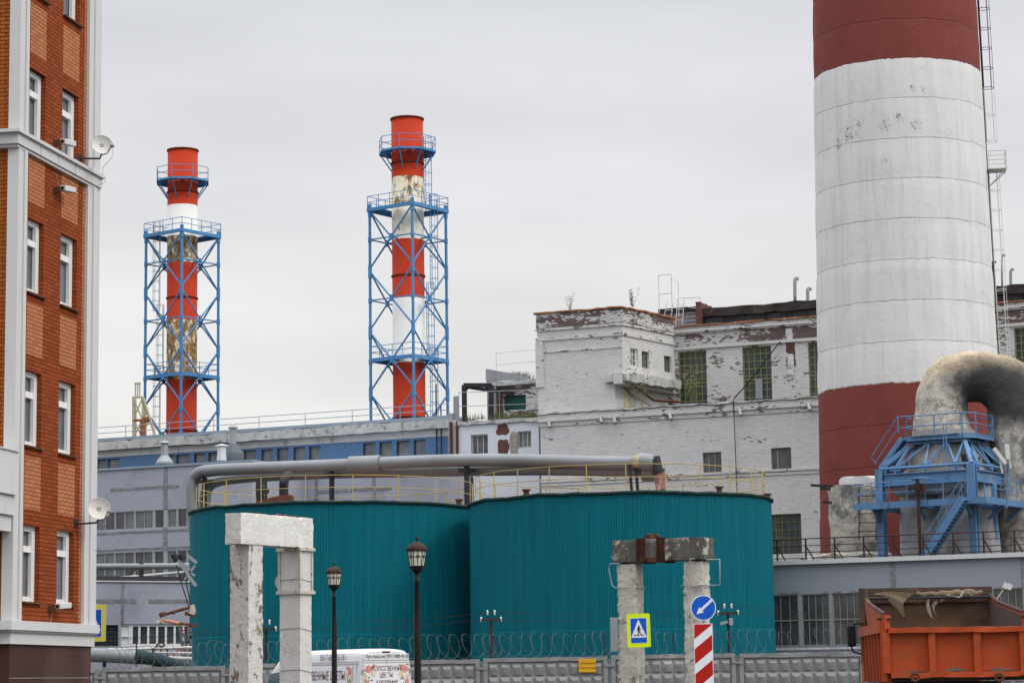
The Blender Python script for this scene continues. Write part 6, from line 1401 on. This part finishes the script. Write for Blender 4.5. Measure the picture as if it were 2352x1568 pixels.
def poster(T, u0, u1, v0, v1, d, seed, only=None):
    q = MB(); q.prism([(u0, v0), (u1, v0), (u1, v1), (u0, v1)], T, d, d+.001); q.build('poster', m_post if only is None else only, VN)
    rnd = random.Random(seed); q3 = MB(); H = v1-v0
    for sx, cx in ((1, u0), (-1, u1)):
        for i in range(34):
            a = rnd.uniform(.0, .34); z_ = v1-rnd.uniform(0, H); x = cx+sx*a; ln = rnd.uniform(.05, .11); an_ = rnd.uniform(0, 6.28)
            dx_, dy_ = math.cos(an_)*ln, math.sin(an_)*ln; x = min(max(x, u0+.02), u1-.02); pp = [(x-dx_*.5, z_-dy_*.5), (x-dy_*.3, z_+dx_*.3), (x+dx_*.5, z_+dy_*.5), (x+dy_*.3, z_-dx_*.3)]
            q3.prism([(min(max(a_, u0), u1), min(max(b_, v0), v1)) for a_, b_ in pp], T, d-.002-.00003*i, d-.001)
        for qq, lst in ((m_rose, ((.15, .16, .12), (.06, .62, .09), (.24, .98, .12), (.33, .04, .05))), (m_rose2, ((.31, .34, .09), (.06, .42, .07), (.10, .82, .1)))):
            for a, b_, r in lst:
                ro = MB()
                for j in range(4):
                    rr = r*(1-.24*j); nn = 12; ph = rnd.uniform(0, 6)
                    pp = [(cx+sx*a+.01*j*math.cos(ph)+rr*(1+.08*math.sin(5*t+ph))*math.cos(t), v1-b_*.9-.02+rr*(1+.08*math.sin(5*t+ph))*math.sin(t)) for t in [2*math.pi*m_/nn for m_ in range(nn)]]
                    ro.prism([(min(max(x, u0), u1), min(max(y, v0), v1)) for x, y in pp], T, d-.003-.0006*j-(.003 if qq is m_rose else 0), d-.0025)
                ro.build('rose_print', qq, VN)
    q3.build('leaf_print', m_leafp, VN)
poster(TB_, .17, WV-.15, .95, 2.23, -.042, 4)
Tt = lambda u, v, d: TB_(u, v, d-.052)
text(VN, 'Opt-ritual.com', Tt, .20, 2.42, .165, .015, m_txt, .76); text(VN, '8917-888-45-38', Tt, 1.03, 2.42, .175, .015, m_txt, .72)
text(VN, 'ИСКУССТ', Tt, .42, 2.01, .22, 0, m_txtb, .62); text(VN, 'ВЕННЫЕ', Tt, 1.03, 2.01, .22, 0, m_txtb, .62); text(VN, 'ЦВЕ', Tt, .72, 1.80, .22, 0, m_txtb, .62); text(VN, 'ТЫ', Tt, 1.03, 1.80, .22, 0, m_txtb, .62); text(VN, 'и ритуа', Tt, .60, 1.62, .17, 0, m_txtb, .74); text(VN, 'льные', Tt, 1.03, 1.62, .17, 0, m_txtb, .74)
Tl = lambda u, v, d: TSd(4.7-u, v, d-.012)     # reads from the front of the van to its rear
text(VN, '8917-888-45-38', Tl, 2.12, 2.36, .30, -.01, m_txt, .80, shear=.25)
poster(lambda u, v, d: TSd(4.5-u, v, d-.012), .0, 4.0, .95, 2.18, -.002, 8)
text(VN, 'ИСКУССТВЕННЫЕ ЦВЕТЫ', Tl, .3, 1.74, .40, -.02, m_txtb, .68); text(VN, 'ритуальные товары оптом', Tl, .45, 1.45, .28, -.02, m_txtb, .95)
q = MB(); q.prism([(4.52, 1.3), (4.58, 1.3), (4.58, 2.02), (4.52, 2.02)], TSd, -.012, .0); q.build('leaf_print', m_leafp, VN)

# ================================================================ DUMP TRUCK
m_or = paint('orange_truck_paint', (.35, .056, .014), .6, var=.2, vs=1.6, dirt=(.16, .06, .03), amt=.38, ds=4.5, spec=.15, dirt2=(.30, .075, .03), amt2=.5)
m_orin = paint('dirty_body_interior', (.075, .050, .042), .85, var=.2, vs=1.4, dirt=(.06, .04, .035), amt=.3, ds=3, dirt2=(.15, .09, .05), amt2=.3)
m_mud = paint('grey_brown_mud', (.13, .105, .085), .95, var=.3)
m_canvas = paint('tan_canvas', (.15, .115, .075), .95, var=.35, vs=3, dirt=(.12, .09, .06), amt=.35, ds=5)
TF = Frame(2032, 38, 4.5, py=1500); ZT = zc(2120, 1440, .18707)
TR = thing('dump_truck', 'orange dump truck seen from behind with open rusty body, lower right corner', 'truck', TF)
Wt = TF.hit(*ZT(2425, 1000))[0]; BLn = 4.7
ztg = TF.hit(*ZT(1300, 675))[1]; zbtg = TF.hit(*ZT(1300, 1350))[1]; zfr = TF.hit(*ZT(1100, 148), BLn)[1]; zps = TF.hit(*ZT(440, 515))[1]; zfl0 = zbtg-.05
TT = TF.T()
q = MB(); q.boxT(TT, .08, Wt-.08, zbtg+.1, ztg-.08, .0, .05); q.build('tailgate', m_or, TR)
q = MB()
ribs = [TF.hit(*ZT(x, 1000))[0] for x in (512, 1122, 1722, 2330)]
for u in ribs: q.rough_box(TT, u-.055, u+.055, zbtg+.08, ztg-.075, -.085, -.0, .12, .008, 6)
q.rough_box(TT, .06, Wt-.03, ztg-.09, ztg, -.11, .05, .2, .008, 3); q.rough_box(TT, .08, Wt-.05, zbtg, zbtg+.095, -.12, .05, .15, .012, 5); q.build('tailgate_rib', m_or, TR, bevel=.01)
q = MB(); rnd = random.Random(2)
for i in range(3):
    a, c = ribs[i]+.07, ribs[i+1]-.07
    pp = [(a+.1, zbtg+.098)]+[(a+.1+(c-a-.2)*k/10, zbtg+.10+(.045 if i else .012)*math.sin(math.pi*k/10)**.5*(.6+.6*rnd.random())) for k in range(11)]+[(c-.1, zbtg+.098)]; q.prism(pp, TT, -.05, -.002)
q.build('caked_mud', m_mud, TR)
for x in (885, 2005):
    u, v = TF.hit(*ZT(x, 1345)); q = MB(); q.tube([TF.w(u+.06*math.cos(t), -.17, v+.06*math.sin(t)) for t in [2*math.pi*k/14 for k in range(14)]], .022, 8, closed=True); q.beam(TF.w(u, -.1, v-.05), TF.w(u+.05, -.1, v-.3), .05); q.build('tow_eye', m_rust, TR)
# sides: top edge falls from the front board to the rear post
zs_f = TF.hit(*ZT(215, 300), BLn)[1]
def side(x, inw, name):
    q = MB(); s_ = 1 if x < 1 else -1
    tp = [(0, ztg-.02), (.05, zps), (.25, zps-.0), (BLn*.75, zs_f-.15), (BLn, zs_f)]
    # tapered plate: bottom tucked inwards
    top = [TF.w(x, y, z_) for y, z_ in tp]; bot = [TF.w(x+inw*(.2+.8*y/BLn), y, zfl0) for y, z_ in tp]; th = TF.ex*(.05*s_)
    n_ = len(tp); vs = top+bot+[p+th for p in top]+[p+th for p in bot]
    fs = []
    for i in range(n_-1):
        fs += [(i, i+1, n_+i+1, n_+i), (2*n_+i, 2*n_+i+1, 3*n_+i+1, 3*n_+i), (i, i+1, 2*n_+i+1, 2*n_+i)]
    fs += [(0, n_, 3*n_, 2*n_), (n_-1, 2*n_-1, 4*n_-1, 3*n_-1)]
    q.add(vs, fs); q.build('side_wall', [m_or], TR)
    q = MB(); o1 = TF.ex*(.056*s_); q.add([p+o1-Vector((0, 0, .03)) for p in top]+[p+o1 for p in bot], [(i, i+1, n_+i+1, n_+i) for i in range(n_-1)]); q.build('inner_lining', m_orin, TR)
    q = MB()
    for y in (.35, 1.1, 1.85, 2.6, 3.4, 4.2): q.beam(TF.w(x-.05*s_+inw*.3, y, zfl0), TF.w(x-.05*s_, y, zps-.12-.35*(0)), .1, .1)
    q.beam(TF.w(x-.05*s_, 0, ztg-.0), TF.w(x-.05*s_, BLn, ztg+.02), .1, .16); q.beam(TF.w(x-.05*s_+inw*.6, 0, zfl0+.1), TF.w(x-.05*s_+inw, BLn, zfl0+.1), .1, .14)
    q.build('side_rib', m_or, TR)
    q = MB(); q.beam(TF.w(x+.02*s_, .03, zfl0), TF.w(x+.02*s_, .03, zps), .13, .1); q.build('rear_post', m_or, TR)
    q = MB(); pts_ = [TF.w(x+.03*s_, y, z_+.02) for y, z_ in tp[2:]]; q.tube(pts_, .035, 6); q.build('top_edge', m_orin, TR)
    q = MB(); q.bar(TF.w(x-.1, .0, zps-.05), TF.w(x+.12, .0, zps-.05), .028, n=10); q.build('hinge', m_rust, TR)
side(0, .12, 'l'); side(Wt, -.12, 'r')
q = MB(); q.fbox(TF, .06, Wt-.06, BLn-.02, BLn+.05, zfl0, zfr-.261); q.fbox(TF, .0, Wt, BLn-.05, BLn+.1, zfr-.26, zfr); q.beam(TF.w(.0, BLn-.1, zfl0+.3), TF.w(0, BLn-.1, zfr), .12); q.fbox(TF, .1, Wt-.1, .06, BLn-.03, zfl0, zfl0+.06); q.build('front_board', m_orin, TR)
q = MB(); zz_ = TF.hit(*ZT(1100, 285), BLn-.3)[1]; q.bar(TF.w(.05, BLn-.35, zz_), TF.w(Wt-.05, BLn-.35, zz_), .02, n=8); q.beam(TF.w(.05, BLn-.35, zz_), TF.w(.05, BLn-.05, zz_+.05), .05); q.beam(TF.w(Wt-.05, BLn-.35, zz_), TF.w(Wt-.05, BLn-.05, zz_+.05), .05); q.build('guard_bar', m_dark, TR)
CV = thing('rolled_cover', 'torn tan canvas cover rolled along the front board of the dump truck body', 'cover', loc=TF.w(Wt/2, BLn-.2, zz_))
q = MB(); zr2 = TF.hit(*ZT(1100, 236), BLn-.2)[1]; pts_ = [TF.w(.18+(Wt-.36)*k/40, BLn-.2, zr2+.012*math.sin(k*1.3)) for k in range(41)]; rs_ = [.025+.042*min(1, min(k, 40-k)/5)+.006*math.sin(k*2.1) for k in range(41)]; q.tube(pts_, rs_, 14, jit=.05); q.build('roll', m_canvas, CV)
Yh = BLn-.38
def zt_pt(x, y): u, v = TF.hit(*ZT(x, y), Yh); return u, v
q = MB()
def drape(q, pl, dd=.0, th=.015):
    pts_ = [zt_pt(*p) for p in pl]
    q.prism(pts_, lambda u, v, d: TF.w(u, Yh+dd+d+.05*math.sin(u*14+v*3), v), 0, th)
drape(q, [(440, 215), (480, 205), (930, 195), (860, 280), (780, 300), (735, 360), (740, 440), (760, 535), (735, 545), (690, 480), (600, 390), (500, 300), (455, 262)])
q.build('hanging_canvas', m_canvas, CV)
m_cgrey = paint('grey_torn_lining', (.24, .20, .15), .95, var=.35, vs=6, dirt=(.1, .08, .06), amt=.3, ds=8)
q = MB(); drape(q, [(1060, 310), (1080, 300), (1090, 400), (1130, 560), (1100, 540), (1060, 470), (1040, 380)], .02); drape(q, [(1160, 330), (1190, 310), (1210, 360), (1160, 385), (1140, 360)], .03); drape(q, [(1240, 270), (1310, 255), (1300, 310), (1230, 355), (1250, 310)], .03); drape(q, [(1120, 360), (1180, 380), (1150, 440), (1190, 520), (1140, 450)], .05); q.build('torn_strip', m_cgrey, CV)
q = MB(); m_cl = paint('pale_canvas_underside', (.34, .31, .25), .9, var=.1)
for pl in ([(1275, 235), (1300, 215), (1375, 245), (1350, 262)], [(1370, 262), (1395, 250), (1500, 270), (1490, 285)], [(1490, 265), (1535, 190), (1560, 200), (1515, 278)], [(1580, 205), (1600, 205), (1670, 245), (1660, 265)]): drape(q, pl, -.03)
q.build('canvas_fold', m_cl, CV)
# chassis, wheels, cab
q = MB(); q.fbox(TF, .65, .8, .3, 7.4, 1.0, 1.28); q.fbox(TF, Wt-.8, Wt-.65, .3, 7.4, 1.0, 1.28); q.fbox(TF, .4, Wt-.4, .6, .8, 1.1, zfl0-.01); q.fbox(TF, .4, Wt-.4, 3.6, 3.8, 1.1, zfl0-.01); q.fbox(TF, .1, Wt-.1, .1, .2, .6, .75); q.build('chassis', m_dark, TR)
for y in (1.3, 2.7, 6.6):
    for x in (.3, Wt-.3):
        q = MB(); c = TF.w(x, y, .52); wd2 = .27 if y < 5 else .15
        q.bar(c-TF.ex*wd2, c+TF.ex*wd2, .52, n=28); w__ = q.build('wheel', m_black, TR); q = MB(); q.bar(c-TF.ex*(wd2+.01), c+TF.ex*(wd2+.01), .27, n=20); q.build('rim', m_or, w__)
q = MB(); q.fbox(TF, .1, Wt-.1, 5.4, 7.6, 1.0, 2.65); q.build('cab', m_or, TR, bevel=.08)
q = MB(); q.fbox(TF, .5, Wt-.5, 5.37, 5.39, 1.9, 2.45); q.build('cab_window', m_glassd, TR)
mc0 = at(1945, 1434, 42); mc1 = at(1966, 1484, 42)
q = MB(); q.box(mc0.x, mc1.x, 41.95, 42.08, mc1.z, mc0.z); q.build('side_mirror', m_black, TR, bevel=.03)
q = MB(); q.tube([Vector(((mc0.x+mc1.x)/2, 42.05, mc1.z)), at(1960, 1496, 42.2), at(1985, 1503, 43), TF.w(.2, 6.2, 1.8)], .016, 6); q.tube([Vector((mc1.x-.08, 42.05, mc0.z)), at(1968, 1432, 42.1), TF.w(.05, BLn+.1, at(1990, 1431, 43).z)], .014, 6); q.build('mirror_arm', m_black, TR)
q = MB(); px_ = at(1996, 1540, 43.2); q.bar((px_.x-.02, 43.2, .8), (px_.x-.02, 43.2, at(1996, 1503, 43.2).z), .07, n=10); q.bar((px_.x+.12, 43.4, .8), (px_.x+.12, 43.4, at(1996, 1510, 43.2).z), .09, n=10); q.build('exhaust_stack', m_greysteel, TR)
# white lamp cluster on the front right of the body
g = MB(); u, v = TF.hit(*ZT(2115, 130), BLn+.1); g.beam(TF.w(u-.05, BLn, v-.04), TF.w(u+.0, BLn, v+.05), .05, .08); g.beam(TF.w(u+.02, BLn, v-.06), TF.w(u+.07, BLn, v+.03), .05, .08); g.beam(TF.w(u-.2, BLn+.05, v-.25), TF.w(u-.04, BLn+.03, v-.03), .02); g.build('work_lamp', m_panel, TR)

# ================================================================ YARD CLUTTER at lower left (pipes, crane head)
YP = 110
PP = thing('insulated_pipe', 'thick grey pipe tapering into a dark green bend behind the left fence', 'pipe', loc=at(320, 1500, YP))
p_ = lambda x, y: at(x, y, YP)
q = MB(); q.tube([p_(190, 1503), p_(240, 1504), p_(314, 1508)], .52*.62, 20); q.build('grey_run', m_silver, PP)
m_dg = paint('dark_green_pipe', (.02, .04, .045), .6, var=.2)
q = MB(); q.tube(smooth_path([p_(312, 1507), p_(345, 1511), p_(400, 1524), p_(455, 1540)], 4), [.33]*3+[.3]*4+[.26]*3+[.24]*3, 20); q.build('green_bend', m_dg, PP)
q = MB(); q.beam(p_(352, 1540), p_(352, 1487), .09); q.beam(p_(240, 1545), p_(240, 1515), .15); q.build('support_post', m_dark, PP)
WP = thing('white_pipe_rack', 'thin white pipes on posts running below the shed windows', 'pipe', loc=at(320, 1486, 118))
p_ = lambda x, y: at(x, y, 118)
q = MB(); q.tube([p_(190, 1492), p_(330, 1489), p_(440, 1486)], .07, 8); q.tube([p_(300, 1496), p_(440, 1499)], .06, 8); q.tube([p_(340, 1508), p_(440, 1512)], .09, 8); q.build('pipe', paint('flaking_white_pipe', (.5, .49, .46), .8, var=.2, dirt=(.12, .1, .08), amt=.4, ds=6), WP)
q = MB(); [q.bar(p_(x, 1560), p_(x, 1485), .05, n=6) for x in (370, 385)]; q.tube([p_(352, 1498), p_(362, 1478), p_(372, 1486), p_(378, 1478)], .07, 6); q.build('post', m_rust, WP)
HP = thing('horizontal_pipe_run', 'long horizontal grey pipe with a cream one under it across the lavender windows', 'pipe', loc=at(320, 1298, 156))
p_ = lambda x, y: at(x, y, 156)
q = MB(); q.tube([p_(190, 1301), p_(320, 1300), p_(435, 1299)], .20, 14); q.build('pipe', m_silver, HP)
q = MB(); q.tube([p_(190, 1331), p_(300, 1324), p_(432, 1312)], .09, 8); q.build('cream_pipe', m_ladderw, HP)
q = MB(); q.beam(p_(325, 1345), p_(325, 1292), .28); q.tube([p_(290, 1325), p_(312, 1306), p_(325, 1304)], .05, 5); q.build('bracket', m_dark, HP)
CR_ = thing('loading_arm', 'grey and rusty articulated loading arm on a lattice post beside the left tank', 'machine', loc=at(415, 1560, 126))
p_ = lambda x, y, Y=126: at(x, y, Y)
q = MB(); q.beam(p_(410, 1288), p_(450, 1345), .18, .14); q.beam(p_(404, 1282), p_(436, 1306), .12); q.beam(p_(420, 1300), p_(448, 1322), .1); q.beam(p_(448, 1298), p_(424, 1330), .1); q.beam(p_(430, 1275), p_(452, 1292), .16); q.build('upper_arm', m_greysteel, CR_)
q = MB(); q.bar(p_(398, 1272), p_(406, 1284), .17, n=12); q.bar(p_(417, 1272), p_(421, 1284), .18, n=12); q.bar(p_(404, 1290), p_(401, 1278), .12, n=12); q.build('pulley', m_dark, CR_)
q = MB(); q.tube([p_(404, 1296), p_(420, 1350), p_(438, 1404)], .035, 5); q.tube([p_(420, 1288), p_(430, 1350), p_(441, 1400)], .035, 5); q.tube([p_(438, 1430), p_(440, 1480)], .03, 5); q.build('chain', m_dark, CR_)
q = MB(); q.bar(p_(374, 1411), p_(440, 1393), .08, n=10); q.bar(p_(372, 1406), p_(375, 1415), .18, n=12); q.bar(p_(400, 1404), p_(402, 1408), .14, n=12); q.beam(p_(425, 1408), p_(450, 1410), .2); q.build('rusty_pipe', m_rust, CR_)
q = MB(); q.bar(p_(372, 1423), p_(412, 1431), .09, n=10); q.build('orange_pipe', paint('faded_orange_pipe', (.5, .24, .13), .8, var=.15), CR_); q = MB(); q.beam(p_(410, 1431), p_(452, 1436), .14); q.build('channel', m_rust, CR_)
q = MB(); q.tube([p_(362, 1430), p_(370, 1424), p_(376, 1430)], .12, 8, jit=.2); q.tube([p_(441, 1388), p_(443, 1402), p_(441, 1410)], .17, 8, jit=.25); q.build('rag_wrapping', m_cl, CR_)
q = MB()
for a, c in (((412, 1435), (424, 1512)), ((434, 1435), (424, 1512)), ((424, 1512), (440, 1535)), ((438, 1440), (442, 1530)), ((416, 1450), (436, 1480)), ((436, 1455), (418, 1480)), ((420, 1490), (440, 1460))): q.beam(p_(*a), p_(*c), .12)
q.build('lattice_post', m_vent, CR_)
q = MB()
for a, c in (((392, 1512), (418, 1480)), ((412, 1516), (440, 1486)), ((416, 1450), (442, 1436)), ((440, 1470), (441, 1530)), ((415, 1490), (420, 1520))): q.bar(p_(*a), p_(*c), .04, n=5)
q.build('red_brace', paint('dull_red_steel', (.25, .04, .03), .8, var=.2), CR_)
